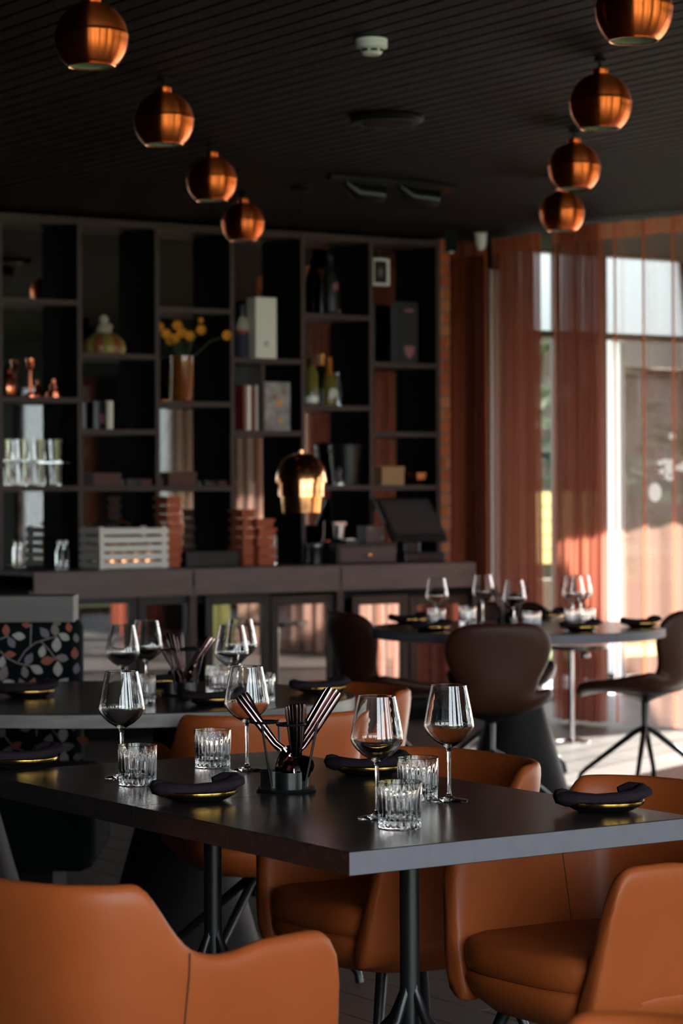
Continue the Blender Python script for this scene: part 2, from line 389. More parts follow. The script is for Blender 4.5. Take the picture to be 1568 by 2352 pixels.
# white lettering film on the door glass (an emblem and a disc, as far as they can be read)
def disc(mb, px, py, rpx, seg=24, sy=1.0):
    c = at_n(px, py, NG + .012); sc = c.y / F
    for z0, z1 in ((0, .001),):
        vs = []
        for k in range(seg):
            a = 2 * PI * k / seg; vs.append(c + W * (math.cos(a) * rpx * sc / .80) + UP * (math.sin(a) * rpx * sc * sy))
        mb.add(vs, [tuple(range(seg))])
st = MB()
for (x, y, r) in ((1516, 1063, 6), (1528, 1060, 7), (1541, 1062, 8), (1535, 1075, 9), (1545, 1078, 7), (1520, 1083, 6), (1557, 1074, 6), (1566, 1074, 9), (1575, 1066, 8), (1544, 1002, 8)): disc(st, x, y, r)
disc(st, 1504, 1131, 15, sy=1.45)
ang = [2 * PI * k / 24 for k in range(24)]
c = at_n(1538, 1092, NG + .012); sc = c.y / F
st.add([c + W * (math.cos(a) * 12 * sc / .8) + UP * math.sin(a) * 12 * sc for a in ang] + [c + W * (math.cos(a) * 4 * sc / .8) + UP * math.sin(a) * 4 * sc for a in ang],
       [(k, (k + 1) % 24, 24 + (k + 1) % 24, 24 + k) for k in range(24)])
M['film'] = sheer('white_film', (.95, .95, .95), 1.0)
so = st.obj('window_sticker', M['film'], smooth=False); tag(so, 'white emblem and round disc sticker on the terrace door glass', 'sticker')

# right wall and rear wall: floor-to-ceiling windows between dark piers
def window_wall(side, a0, a1, opens, head, names):
    """a row of windows in the right wall (side 'r', along n) or the wall behind the camera (side 'b', along w)"""
    def bx(name, m, s0, s1, z0, z1, t=.12, parent=None, off=0):
        if side == 'r': cpos = wn(WR + .06 + off, (s0 + s1) / 2, (z0 + z1) / 2); dims = (t, s1 - s0, z1 - z0)
        else: cpos = wn((s0 + s1) / 2, NF + .06 + off, (z0 + z1) / 2); dims = (s1 - s0, t, z1 - z0)
        if parent is None: return box_obj(name, m, cpos, dims, WROT)
        return MB().box((0, 0, 0), dims).obj(name, m, parent, smooth=False, loc=gi @ (cpos - parent.location))
    lint = bx('wall_' + names, M['wall'], a0, a1, head, CEIL + .1); struct(lint, 'dark wall of windows, ' + names + ' side')
    bx('sill_board', M['frame_dark'], a0, a1, -.02, .08, parent=lint)
    s = a0
    for idx, (e, e2) in enumerate(opens + [(a1, a1)]):
        if e > s: bx('pier', M['wall'], s, e, 0, head, parent=lint)
        if e2 > e:
            wi = bx('window_%s_%d' % (names, idx + 1), M['frame_dark'], e, e + .05, .08, head, t=.06); struct(wi)
            nm_ = max(1, round((e2 - e) / 1.3))
            for q in range(1, nm_ + 1): bx('mullion', M['frame_dark'], e + (e2 - e) * q / nm_ - .045, e + (e2 - e) * q / nm_, .08, head, t=.05, parent=wi)
            bx('pane', M['pane'], e + .05, e2, .08, head, t=.006, parent=wi)
        s = e2
window_wall('r', -.4, NF, [(-.1, 1.7), (2.0, 3.8), (4.1, 5.9), (6.2, 8.0), (8.6, 10.4), (11, 12.8)], 2.42, 'right')
window_wall('b', WL, WR, [(-10.3, -9.35), (-8.8, -6.9), (-6.65, -5.3), (-4.6, -3.5), (-3.2, -2.4), (-1.3, .5), (.9, 2.9)], 2.88, 'rear')

# ------------------------------------------------------------------ outdoors
g = MB().box((0, 0, 0), (120, 120, .1)).obj('ground', M['grass'], smooth=False, loc=(8, 40, -.12)); struct(g, 'lawn outside the windows')
for nm, a in (('terrace', (WFAC, 14, -3.4, -.46)), ('path', (WR + .2, 6.2, -3.4, NF + 4))):
    struct(rbox(nm, M['paving'], a[0], a[1], a[2], a[3], -.06, -.02), 'pale paved terrace outside the glazing')
tf = thing('timber_screen', 'yellow timber board screen standing beyond the glazing', 'screen', at_n(1262, 1130, -4.5) - UP * at_n(1262, 1130, -4.5).z, WROT)
for k in range(5): MB().box((0, 0, .78 + k * .125), (1.5, .04, .115)).obj('board', M['timber'], tf, smooth=False)
for x in (-.7, .7): MB().box((x, -.05, .7), (.08, .06, 1.4)).obj('post', M['gravel_dark'], tf, smooth=False)
MB().box((0, -.1, .34), (1.5, .3, .5)).obj('planter_base', M['gravel_dark'], tf, smooth=False)
bn = thing('red_brown_shed', 'red-brown clad shed standing beyond the terrace door', 'shed', at_n(1640, 1130, -9.0) - UP * at_n(1640, 1130, -9.0).z, WROT)
MB().box((0, 0, 1.3), (4.4, 3, 2.6)).obj('wall', M['barn'], bn, smooth=False)
MB().add([(-2.5, -1.8, 2.6), (2.5, -1.8, 2.6), (2.5, 1.8, 2.6), (-2.5, 1.8, 2.6), (-2.5, 0, 4.0), (2.5, 0, 4.0)], [(0, 1, 5, 4), (2, 3, 4, 5), (1, 2, 5), (3, 0, 4), (0, 3, 2, 1)]).obj('roof', M['barn'], bn, smooth=False)
cn = thing('terrace_canopy', 'white ribbed canopy panel above the terrace beyond the glazing', 'canopy', wn((WFAC + 9) / 2, -1.6, 0), WROT)
cz0, cz1 = zpx(1450, 768, -1.6), 4.3; cl_ = 9 - WFAC
MB().box((0, 0, (cz0 + cz1) / 2), (cl_, .03, cz1 - cz0)).obj('panel', M['canopy'], cn, smooth=False)
mb = MB()
for k in range(int(cl_ / .08)): mb.box((-cl_ / 2 + .04 + k * .08, .022, (cz0 + cz1) / 2), (.03, .016, cz1 - cz0 - .02))
ro = mb.obj('ribs', M['canopy'], cn, smooth=False); ro['kind'] = 'stuff'
for x in (-cl_ / 2 + .1, cl_ / 2 - .1): MB().box((x, -.08, cz1 / 2), (.1, .1, cz1)).obj('post', M['frame_white'], cn, smooth=False)
def pine(loc, h, label, seed, spread=.24):
    rnd = random.Random(seed); t = thing('pine_tree', label, 'tree', loc, 0, 'pines beyond the glazing')
    MB().tube([(0, 0, 0), (.05, 0, h * .5), (0, .03, h)], [h * .022, h * .014, .02], 7).obj('trunk', M['bark'], t)
    mb = MB()
    for k in range(int(h * 7)):
        z = h * (.16 + .82 * (k / (h * 7))); L = (h - z) * spread * rnd.uniform(.8, 1.3) + .25; a = rnd.uniform(0, 2 * PI)
        d = Vector((math.cos(a), math.sin(a), -.18)); s_ = Vector((-math.sin(a), math.cos(a), 0)); mb.cur = rnd.randrange(3)
        p = Vector((0, 0, z))
        mb.tube([p, p + d * L], [.03, .008], 4)
        for q in range(7):
            u = .2 + .8 * q / 6; bp = p + d * (L * u)
            for sgn in (-1, 1):
                e = bp + s_ * sgn * L * .38 * (1.1 - u) + d * .22 + Vector((0, 0, rnd.uniform(-.12, .05)))
                e2 = bp + d * .20 + Vector((0, 0, rnd.uniform(-.10, .0)))
                mb.add([bp, e, e2, bp + Vector((0, 0, .05))], [(0, 1, 2), (0, 2, 3), (0, 3, 1)])
    mb.obj('needles', M['needle'], t, smooth=False)
for k, (px, Y, h) in enumerate(((1190, 38, 8), (1256, 27, 6), (1330, 42, 9), (1445, 25, 5.5), (1520, 34, 7.5))):
    p = at_y(px, 1130, Y); pine((p.x, p.y, -.1), h, ['tall pine left of the others beyond the end glazing', 'pine seen through the gap between the curtains', 'tall pine hidden behind the gathered curtain',
         'short pine seen through the left of the door glass', 'pine behind the shed seen through the door glass'][k], 10 + k)
for k, (w_, n_, h) in enumerate(((9, 3.5, 6), (12, 6.5, 8), (8.5, 9, 6), (14, 11, 9), (11, 15, 8))):
    p = wn(w_, n_); pine((p.x, p.y, -.1), h, 'pine outside the right-hand windows, reflected in the shelf mirrors, %s' % ['nearest the end wall', 'second from the end wall', 'small one in the middle', 'tallest in the row', 'farthest from the end wall'][k], 30 + k, .3)

# ------------------------------------------------------------------ curtains
def resample(pts, n):
    L = [0]
    for a, b_ in zip(pts, pts[1:]): L.append(L[-1] + (b_ - a).length)
    out = []
    for k in range(n):
        s = L[-1] * k / (n - 1); j = max(i for i in range(len(L)) if L[i] <= s + 1e-9); j = min(j, len(pts) - 2)
        t = (s - L[j]) / (L[j + 1] - L[j]); out.append((pts[j].lerp(pts[j + 1], t), (pts[j + 1] - pts[j]).normalized(), s))
    return out
def curtain(path, waves, amp, m, name, label, z0=.02, z1=CEIL - .02, group=None, seams=()):
    n = max(8, int(waves * 10)); rs = resample(path, n); ph = random.uniform(0, 6)
    cpos = rs[n // 2][0].copy(); cpos.z = 0
    t = thing(name, label, 'curtain', cpos, 0, group)
    Z = [z0, z0 + .5, 1.2, 2.0, z1 - .15, z1]
    def fn(i, j):
        p, tn, s = rs[j]; nrm = Vector((-tn.y, tn.x, 0)); f = j / (n - 1)
        flare = 1.0 - .25 * (i / 5)
        a = amp * (math.sin(2 * PI * waves * f + ph) + .35 * math.sin(2 * PI * waves * f * 2.37 + ph * 2 + i * .25)) * flare
        q = p + nrm * a; return Vector((q.x, q.y, Z[i])) - cpos
    MB().grid(6, n, fn).obj('cloth', m, t, angle=180)
    hm = MB().grid(2, n, lambda i, j: fn(5, j) + Vector((0, 0, -.09 * i)) + Vector((0, -.004, 0))); hm.obj('heading_tape', M['rose_seam'] if m is not M['green_curtain'] else m, t, angle=180)
    for f in seams:
        j = int(f * (n - 1)); MB().tube([fn(i, j) for i in range(6)], .007, 5).obj('seam', M['rose_seam'], t)
    return t
def cp(px, Y): p = at_y(px, 1130, Y); p.z = 0; return p
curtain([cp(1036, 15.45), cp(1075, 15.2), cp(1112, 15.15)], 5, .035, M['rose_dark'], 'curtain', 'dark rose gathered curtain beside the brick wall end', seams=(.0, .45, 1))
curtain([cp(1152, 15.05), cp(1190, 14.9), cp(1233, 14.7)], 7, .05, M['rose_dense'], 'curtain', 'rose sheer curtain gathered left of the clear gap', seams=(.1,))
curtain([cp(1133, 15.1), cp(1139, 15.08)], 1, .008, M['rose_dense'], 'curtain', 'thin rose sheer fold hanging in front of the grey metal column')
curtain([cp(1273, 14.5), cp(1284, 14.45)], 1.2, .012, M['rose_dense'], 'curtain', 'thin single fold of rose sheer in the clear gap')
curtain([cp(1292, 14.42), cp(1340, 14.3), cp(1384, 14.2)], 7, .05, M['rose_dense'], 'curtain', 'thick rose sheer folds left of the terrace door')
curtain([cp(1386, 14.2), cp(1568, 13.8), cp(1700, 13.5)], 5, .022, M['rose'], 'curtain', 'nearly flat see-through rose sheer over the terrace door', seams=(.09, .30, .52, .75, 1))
# curtains along the right-hand windows (seen in the mirrors and the cooler doors)
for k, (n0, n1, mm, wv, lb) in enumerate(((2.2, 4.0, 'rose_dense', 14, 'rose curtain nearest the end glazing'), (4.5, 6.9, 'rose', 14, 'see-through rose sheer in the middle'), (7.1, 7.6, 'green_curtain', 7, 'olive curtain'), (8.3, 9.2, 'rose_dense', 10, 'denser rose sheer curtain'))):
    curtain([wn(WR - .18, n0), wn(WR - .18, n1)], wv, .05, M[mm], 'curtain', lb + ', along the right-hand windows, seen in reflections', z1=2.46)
ev = rbox('trim_eave', M['frame_dark'], WR + .12, WR + 2.3, 4.2, NF, 2.68, 2.80); struct(ev, 'roof overhang outside the right-hand windows')  # unseen overhang added so sun reaches only the lower curtains there

# ------------------------------------------------------------------ bar shelving
SD = .215
zc = {}
rows = {0: [692, 918, 1122], 1: [818, 992, 1122], 2: [713, 928, 1122], 3: [829, 995], 4: [728, 937, 1120], 5: [839, 998, 1120]}
TOPPY = [484, 497, 511, 522, 536, 549]
COUNT_Z = .925
sh = thing('bar_shelving', 'tall taupe open shelving with mirrored back behind the bar', 'shelving', wn((colw[0] + colw[-1]) / 2, 0, COUNT_Z), WROT)
def sbox(name, m, w0, w1, n0, n1, z0, z1, parent=sh, bevel=0):
    c = Matrix.Rotation(-WROT, 3, 'Z') @ (wn((w0 + w1) / 2, (n0 + n1) / 2, (z0 + z1) / 2) - parent.location)
    return MB().box((0, 0, 0), (w1 - w0, n1 - n0, z1 - z0)).obj(name, m, parent, smooth=False, loc=c, bevel=bevel)
TH = .030; ztop = zpx(500, 520)
wl0 = wpx(-180)
for wv in [wl0] + colw:
    sbox('upright', M['side'], wv - .0135, wv + .0135, -SD, -.003, COUNT_Z, ztop); sbox('front_edge', M['shelf'], wv - .014, wv + .014, -.003, 0, COUNT_Z, ztop)  # sides coloured dark as in shade, front strip left taupe
allc = [wl0] + colw
rows_all = {-1: [640, 860, 1122], **rows}
tops = {-1: 478, **{k: TOPPY[k] for k in range(6)}}
shelfz = {}
for ci in range(-1, 6):
    a, b_ = (wl0, colw[0]) if ci < 0 else (colw[ci], colw[ci + 1]); mid = 0 if ci < 0 else (COLPX[ci] + COLPX[ci + 1]) / 2
    zs = [zpx(mid, y) for y in rows_all[ci]]
    for r, z in enumerate(zs):
        sbox('shelf', M['shelf'], a + .014, b_ - .014, -SD, -.002, z - TH / 2, z + TH / 2); shelfz[(ci, r)] = z + TH / 2
    sbox('shelf', M['shelf'], a + .014, b_ - .014, -SD, -.002, ztop - TH * 1.3, ztop)
    shelfz[(ci, 'c')] = COUNT_Z
    sbox('mirror_back', M['mirror'], a + .014, b_ - .014, -SD - .008, -SD, COUNT_Z, ztop)
wv = wpx(606); sbox('divider', M['shelf'], wv - .011, wv + .011, -SD, -.004, shelfz[(3, 1)], shelfz[(3, 0)] - TH)
def on_shelf(px, ci, r, n_=-.12):
    p = at_n(px, 1130, n_); p.z = shelfz[(ci, r)]; return p
def hpx(px, dpy, n_=-.12): return dpy * at_n(px, 1130, n_).y / F      # pixels -> metres at the shelf

# ------------------------------------------------------------------ back bar
NB = .45
bb = thing('back_bar_counter', 'long taupe back bar counter under the shelving', 'counter', wn((wpx(75, NB) + wpx(1092, NB)) / 2, NB / 2, 0), WROT)
ws = [wpx(75, NB), wpx(443, NB), wpx(781, NB), wpx(1092, NB)]
zt, zb = COUNT_Z, zpx(784, 1357, NB)
for a, b_ in zip(ws, ws[1:]):
    sbox('worktop', M['fascia'], a + .003, b_ - .003, -SD + .001, NB, zt - .022, zt, bb)
    sbox('fascia_panel', M['fascia'], a + .006, b_ - .006, NB - .02, NB + .004, zb, zt - .004, bb, bevel=.002)
for wv in ws: sbox('post', M['shelf'], wv - .022, wv + .022, -.05, NB - .002, 0, zb + .05, bb)
sbox('back_panel', M['side'], ws[0], ws[-1], -.06, -.05, 0, zb, bb); sbox('plinth', M['side'], ws[0], ws[-1], NB - .12, NB - .10, 0, .08, bb)
# bottle coolers, two glass doors each
def bottle(name, parent, loc, h, r, m, cap=None, label=None, neck=.33, seg=14):
    prof = [(0, 0), (r * .9, 0), (r, .01 * h / .3), (r, h * (1 - neck - .14)), (r * .8, h * (1 - neck - .04)), (r * .38, h * (1 - neck + .04)), (r * .34, h * .97), (r * .4, h * .975), (r * .4, h), (0, h)]
    b_ = MB().lathe(prof, seg).obj(name, m, parent, loc=loc)
    if cap: MB().lathe([(r * .42, h * .80), (r * .42, h * 1.003), (0, h * 1.005)], seg).obj('foil', cap, b_ if parent is None else b_)
    if label: MB().lathe_open([(r * 1.01, h * .12), (r * 1.01, h * .42)], seg).obj('paper_label', label, b_)
    return b_
clab = ['black bottle cooler under the left third of the back bar', 'black double-door bottle cooler under the middle of the back bar', 'black double-door bottle cooler behind the round window table']
doorpx = [[(168, 300), (330, 432)], [(484, 606), (634, 757)], [(820, 925), (952, 1062)]]
for k in range(3):
    a, b_ = ws[k] + .03, ws[k + 1] - .03
    cl = thing('bottle_cooler', clab[k], 'fridge', wn((a + b_) / 2, .2, 0), WROT, 'bottle coolers under the back bar')
    sbox('cabinet_back', M['side'], a, b_, -.04, -.02, .08, zb - .03, cl)
    sbox('cabinet_top', M['black_matte'], a, b_, -.04, NB - .06, zb - .05, zb - .015, cl)
    sbox('cabinet_floor', M['black_matte'], a, b_, -.04, NB - .06, .08, .12, cl)
    for q, (p0, p1) in enumerate(doorpx[k]):
        w0, w1 = wpx(p0, NB - .03), wpx(p1, NB - .03)
        z0, z1 = .14, zpx((p0 + p1) / 2, 1388, NB - .03)
        d = sbox('door', M['black'], w0 - .035, w0 + .012, NB - .06, NB - .03, z0, z1 + .05, cl)
        def dch(nm, m_, w0_, w1_, n0_, n1_, z0_, z1_):
            c_ = gi @ (wn((w0_ + w1_) / 2, (n0_ + n1_) / 2, (z0_ + z1_) / 2) - cl.location) - d.location
            MB().box((0, 0, 0), (w1_ - w0_, n1_ - n0_, z1_ - z0_)).obj(nm, m_, d, smooth=False, loc=c_)
        dch('frame_side', M['black'], w1 - .012, w1 + .035, NB - .06, NB - .03, z0, z1 + .05)
        dch('frame_top', M['black'], w0, w1, NB - .06, NB - .03, z1, z1 + .05)
        dch('frame_bottom', M['black'], w0, w1, NB - .06, NB - .03, z0, z0 + .05)
        dch('pane', M['cooler_pane'], w0, w1, NB - .05, NB - .044, z0 + .05, z1)
    for zz in (.30, .50): sbox('wire_shelf', M['steel'], a + .04, b_ - .04, 0, NB - .12, zz - .004, zz, cl)
bcount = 0
for k, (p0, num) in enumerate(((178, 2), (500, 3), (650, 3), (835, 2))):
    for q in range(num):
        p = at_n(p0 + q * 30, 1130, .25); p.z = .301 if k else .501
        bo = bottle('bottle', None, p, .27 if k else .20, .036, M['bottle_green'], label=M['label_m'])
        where = ['in the left cooler', 'in the middle cooler, first door', 'in the middle cooler, second door', 'in the right cooler'][k]
        tag(bo, 'dark bottle on the wire shelf %s, %s' % (where, ['left one', 'right one' if num == 2 else 'middle one', 'right one'][q]), 'bottle', 'bottles in the coolers, ' + where)
for px, lb in ((192, 'white plastic bucket at the left end of the left cooler'), (385, 'white plastic bucket behind the round table in the left cooler')):
    p = at_n(px, 1130, .26); p.z = .301
    bk = thing('bucket', lb, 'bucket', p)
    MB().lathe([(0, 0), (.085, 0), (.105, .19), (.098, .19), (.08, .012), (0, .012)], 20).obj('tub', M['white'], bk)
    MB().lathe([(.11, .175), (.112, .19), (0, .197)], 20).obj('lid', M['white'], bk)

# ------------------------------------------------------------------ things on the shelves
def pobj(name, label, cat, px, ci, r, n_=-.12, rz=None, group=None):
    return thing(name, label, cat, on_shelf(px, ci, r, n_), WROT if rz is None else rz, group)
# column 0
t = pobj('copper_lantern', 'small round copper lantern at the left edge of the shelf', 'lantern', 18, 0, 1)
MB().lathe([(0, 0), (.038, 0), (.045, .02), (.045, .10), (.03, .125), (0, .125)], 18).obj('body', M['copper_small'], t)
MB().lathe([(.02, .125), (.03, .15), (.012, .165), (0, .165)], 14).obj('lid', M['copper_small'], t)
MB().tube([(-.04, 0, .11), (-.03, 0, .18), (0, 0, .205), (.03, 0, .18), (.04, 0, .11)], .003, 6).obj('handle', M['black'], t)
t = pobj('candlestick', 'tall slender copper candlestick beside the lantern', 'candlestick', 71, 0, 1)
MB().lathe([(0, 0), (.045, 0), (.045, .012), (.012, .03), (.009, .15), (.022, .165), (.024, .215), (.018, .215), (.016, .17), (0, .17)], 18).obj('stem', M['copper_small'], t)
t = pobj('copper_pot', 'small stacked copper pot right of the tall candlestick', 'pot', 125, 0, 1)
MB().lathe([(0, 0), (.042, 0), (.044, .03), (.022, .045), (.026, .07), (.010, .08), (.012, .105), (0, .11)], 18).obj('body', M['copper_small'], t)
MB().lathe([(.044, .0), (.05, .006), (.05, .014), (.044, .02)], 18).obj('base_ring', M['copper_small'], t)
# stacked tumblers, two tiers
gm = MB().lathe([(0, 0), (.030, 0), (.036, .125), (.0335, .125), (.028, .012), (0, .012)], 14).mesh('shelf_tumbler', M['glass'])
for tier in range(2):
    for row in range(2):
        for k in range(4):
            o = bpy.data.objects.new('shelf_tumbler', gm); C.objects.link(o)
            p = on_shelf(14 + k * 38, 0, 2, -.08 - row * .10); o.location = (p.x, p.y, p.z + tier * .131)
            o['label'] = 'clear tumbler in the %s tier, %s row, of the stacked glasses on the left shelf' % (['lower', 'upper'][tier], ['front', 'back'][row]); o['label'] = 'clear stacked tumbler on the left shelf, %s tier, %s row, %s from the left' % (['lower', 'upper'][tier], ['front', 'back'][row], ['first', 'second', 'third', 'fourth'][k]); o['category'] = 'glass'; o['group'] = 'stacked tumblers, %s tier, %s row' % (['lower', 'upper'][tier], ['front', 'back'][row])
tray = rbox('glass_board', M['pane'], colw[0] + .03, wpx(165), -.26, -.02, shelfz[(0, 2)] + .1255, shelfz[(0, 2)] + .1305)
tag(tray, 'clear board laid between the two tiers of stacked tumblers', 'board')
for k, px in enumerate((136, 150)):
    p = on_shelf(px, 0, 'c', .05); t = thing('cruet', ['small clear glass bottle on the counter left of the white crate, left of a pair', 'small clear glass bottle on the counter left of the white crate, right of a pair'][k], 'bottle', p, 0, 'glass cruets on the counter')
    MB().lathe([(0, 0), (.02, 0), (.022, .10), (.012, .125), (.012, .14), (.009, .14), (.009, .12), (.018, .1), (.017, .008), (0, .008)], 14).obj('body', M['glass'], t)
    MB().lathe([(.013, .138), (.014, .158), (0, .16)], 12).obj('cap', M['steel'], t)
# column 1
t = pobj('ceramic_figure', 'striped pumpkin-shaped ceramic with a pale seated figure on top', 'figurine', 240, 1, 0, -.10)
def rib(r, z, a): return r * (1 + .05 * math.cos(12 * a))
for q in range(12):
    mb = MB(); a0 = q * PI / 6; pr = [(.112, 0), (.122, .03), (.11, .075), (.07, .11), (.03, .125)]
    mb.grid(5, 5, lambda i, j: Vector((pr[i][0] * (1 + .06 * math.sin(PI * j / 4)) * math.cos(a0 + j * PI / 24), pr[i][0] * (1 + .06 * math.sin(PI * j / 4)) * math.sin(a0 + j * PI / 24), pr[i][1])))
    mb.obj('segment', M['rust_ceramic'] if q % 2 else M['olive_ceramic'], t, angle=180)
MB().lathe([(0, .10), (.045, .12), (.042, .15), (.028, .168), (.02, .172), (.027, .185), (.027, .205), (.012, .222), (0, .224)], 16).obj('figure', M['cream'], t)
MB().tube([(.03, 0, .13), (.05, 0, .155), (.035, 0, .17)], .009, 6).obj('figure_arm', M['cream'], t)
t = pobj('pillar_candle', 'slim white pillar candle on the shelf below the figurine', 'candle', 252, 1, 1, -.06)
MB().lathe([(0, 0), (.021, 0), (.021, hpx(252, 63)), (.019, hpx(252, 65)), (0, hpx(252, 64))], 16).obj('wax', M['paper'], t); MB().tube([(0, 0, .16), (0, 0, .175)], .001, 5).obj('wick', M['black'], t)
t = pobj('dark_carton', 'dark blue-black carton behind the white pillar candle', 'box', 232, 1, 1, -.14)
MB().box((0, 0, .08), (.06, .06, .16)).obj('body', M['device'], t, smooth=False); MB().box((0, -.031, .06), (.035, .002, .05)).obj('printed_patch', M['pink'], t, smooth=False)
t = pobj('red_dish', 'tiny dark red dish right of the candle', 'dish', 283, 1, 1, -.1)
MB().lathe([(0, 0), (.03, 0), (.045, .028), (.04, .028), (.028, .006), (0, .006)], 16).obj('bowl', M['copper_small'], t)
def sbx(name, label, px0, px1, hp, ci, r, m_, n_=-.12, dep=.16, lid=True):
    p = on_shelf((px0 + px1) / 2, ci, r, n_); wd = wpx(px1, n_) - wpx(px0, n_); h = hpx(px0, hp, n_)
    t = thing(name, label, 'box', p, WROT); MB().box((0, 0, h * .4), (wd, dep, h * .8)).obj('body', m_, t, smooth=False, bevel=.002)
    MB().box((0, 0, h * .9), (wd + .004, dep + .004, h * .2)).obj('lid', m_, t, smooth=False, bevel=.002); return t
sbx('wooden_box', 'dark red-brown box on the low shelf above the white crate, left one', 200, 262, 30, 1, 2, M['dark_wood'])
sbx('wooden_box', 'flat red-brown box on the low shelf above the white crate, right one', 308, 358, 16, 1, 2, M['dark_wood'])
sbx('wooden_box', 'square red-brown box on the low shelf under the flower vase', 372, 436, 32, 2, 2, M['dark_wood'])
sbx('wooden_box', 'flat red-brown box right of the square one under the flower vase', 486, 528, 13, 2, 2, M['dark_wood'])
# white crate on the counter
p = on_shelf(281, 1, 'c', .10); cw = wpx(360, .1) - wpx(203, .1); ch = hpx(281, 96, .1)
t = thing('slatted_crate', 'whitewashed slatted wooden crate on the counter', 'crate', p, WROT)
for k in range(5):
    for yy in (-.13, .13): MB().box((0, yy, ch * (.09 + .2 * k)), (cw, .012, ch * .14)).obj('slat', M['white_wood'], t, smooth=False)
for k in range(5):
    for xx in (-1, 1): MB().box((xx * (cw / 2 - .006), 0, ch * (.09 + .2 * k)), (.012, .25, ch * .14)).obj('slat', M['white_wood'], t, smooth=False)
for xx in (-1, 1):
    for yy in (-1, 1): MB().box((xx * (cw / 2 - .02), yy * .115, ch / 2), (.025, .02, ch)).obj('corner_post', M['white_wood'], t, smooth=False)
MB().box((0, 0, .01), (cw - .02, .24, .012)).obj('bottom', M['white_wood'], t, smooth=False)
for k in range(5):
    cc = bpy.data.objects.new('tin', MB().lathe([(0, 0), (.032, 0), (.032, .12), (.028, .13), (0, .13)], 12).mesh('tin', M['brass'])); C.objects.link(cc)
    cc.location = p + W * ((k - 2) * .075) + UP * .02; tag(cc, 'small brass tin inside the white crate, %s from the left' % ['first', 'second', 'third', 'fourth', 'fifth'][k], 'tin', 'brass tins in the crate')
t = thing('corkscrew', 'brass and black corkscrew lying across the top of the white crate', 'corkscrew', p + W * (-.06) + UP * ch, WROT)
MB().tube([(-.12, 0, .012), (-.02, 0, .03), (.03, 0, .02)], [.012, .014, .01], 8).obj('handle', M['black'], t)
MB().tube([(0, 0, .02), (.05, 0, .035), (.11, 0, .012)], [.008, .012, .006], 8).obj('lever', M['brass'], t)
# column 2: vase with yellow flowers
vh = hpx(420, 104)
t = pobj('glass_vase', 'tall amber glass cylinder vase holding yellow flowers', 'vase', 420, 2, 1, -.08)
MB().lathe([(0, 0), (.055, 0), (.062, .01), (.068, vh), (.062, vh), (.055, .02), (0, .02)], 24).obj('body', M['amber'], t)
vb = on_shelf(420, 2, 1, -.08)
fl_px = [(366, 752), (383, 768), (408, 748), (402, 778), (436, 772), (462, 758), (461, 736), (522, 771), (392, 782), (418, 765)]
for k, (fx, fy) in enumerate(fl_px):
    head = at_n(fx, fy, -.05 + .05 * math.sin(k * 2.1)); rel = head - vb
    t = thing('yellow_flower', 'yellow flower in the vase, %s' % ['head at the far left', 'second head from the left', 'tallest head of the left cluster', 'lowest head in front of the mirror', 'head above the right vase rim', 'large head right of the vase', 'small bud at the very top', 'lone head reaching over to the next shelf', 'low head of the left cluster', 'head in the middle of the cluster'][k], 'flower', vb, 0, 'yellow flowers in the vase')
    base = Vector((.02 * math.cos(k), .02 * math.sin(k), .03)); rim = Vector((rel.x * .25, rel.y * .25, vh))
    MB().tube([base, rim, rim.lerp(rel, .5) + Vector((0, 0, .03)), rel], .0028, 6).obj('stem', M['green'], t)
    r_ = .036 if k != 6 else .02
    for q in range(9):
        a = q * 2 * PI / 9; el = (q % 3) * .5 - .2; d = Vector((math.cos(a), -.5, math.sin(a))).normalized(); s_ = d.cross(Vector((0, 1, 0))).normalized()
        mb = MB(); b0 = rel; tip = rel + d * r_
        mb.add([b0, b0.lerp(tip, .55) + s_ * r_ * .38 + Vector((0, -.006, 0)), tip + Vector((0, -.004 * (q % 2), 0)), b0.lerp(tip, .55) - s_ * r_ * .38 + Vector((0, .004, 0))], [(0, 1, 2, 3)])
        mb.obj('petal', M['yellow'], t)
    MB().lathe([(0, -.012), (.014, -.006), (.017, .004), (.008, .016), (0, .018)], 10, c=rel).obj('corona', M['yellow'], t)
# terracotta boxes in stacks on the counter
def stack(px0, px1, pytop, num, ci, lb, n_):
    p = on_shelf((px0 + px1) / 2, ci, 'c', n_); wd = wpx(px1, n_) - wpx(px0, n_); h = hpx(px0, 1308 - pytop, n_) / num
    me = MB().box((0, 0, h / 2 * .96), (wd, .15, h * .92)).mesh('terracotta_box', M['orange_box'], smooth=False)
    ml = MB().box((0, -.004, h * .80), (wd + .012, .165, h * .26)).mesh('lid', M['orange_box'], smooth=False)
    for k in range(num):
        t = thing('terracotta_box', 'terracotta cardboard box in the %s, %s from the bottom' % (lb, ['first', 'second', 'third', 'fourth', 'fifth', 'sixth', 'seventh', 'eighth'][k]), 'box', p + UP * h * k + W * random.uniform(-.006, .006), WROT + random.uniform(-.03, .03), 'terracotta boxes in the ' + lb)
        for nm, mm in (('body', me), ('lid', ml)):
            o = bpy.data.objects.new(nm, mm); C.objects.link(o); o.parent = t
stack(370, 400, 1145, 8, 2, 'stack right of the white crate', .05)
stack(541, 569, 1178, 6, 3, 'taller stack under the mirror strip', .05)
stack(576, 613, 1200, 5, 3, 'shorter right-hand stack beside the copper lamp', .10)
p = on_shelf(626, 3, 'c', .12); t = thing('glass_carafe', 'narrow clear glass carafe right of the terracotta stacks', 'carafe', p)
MB().lathe([(0, 0), (.026, 0), (.028, .01), (.024, .17), (.021, .17), (.024, .015), (0, .012)], 16).obj('body', M['glass'], t)
sbx('dark_case', 'low black case on the counter behind the tall stack', 408, 528, 34, 2, 'c', M['device'], .0, .2)
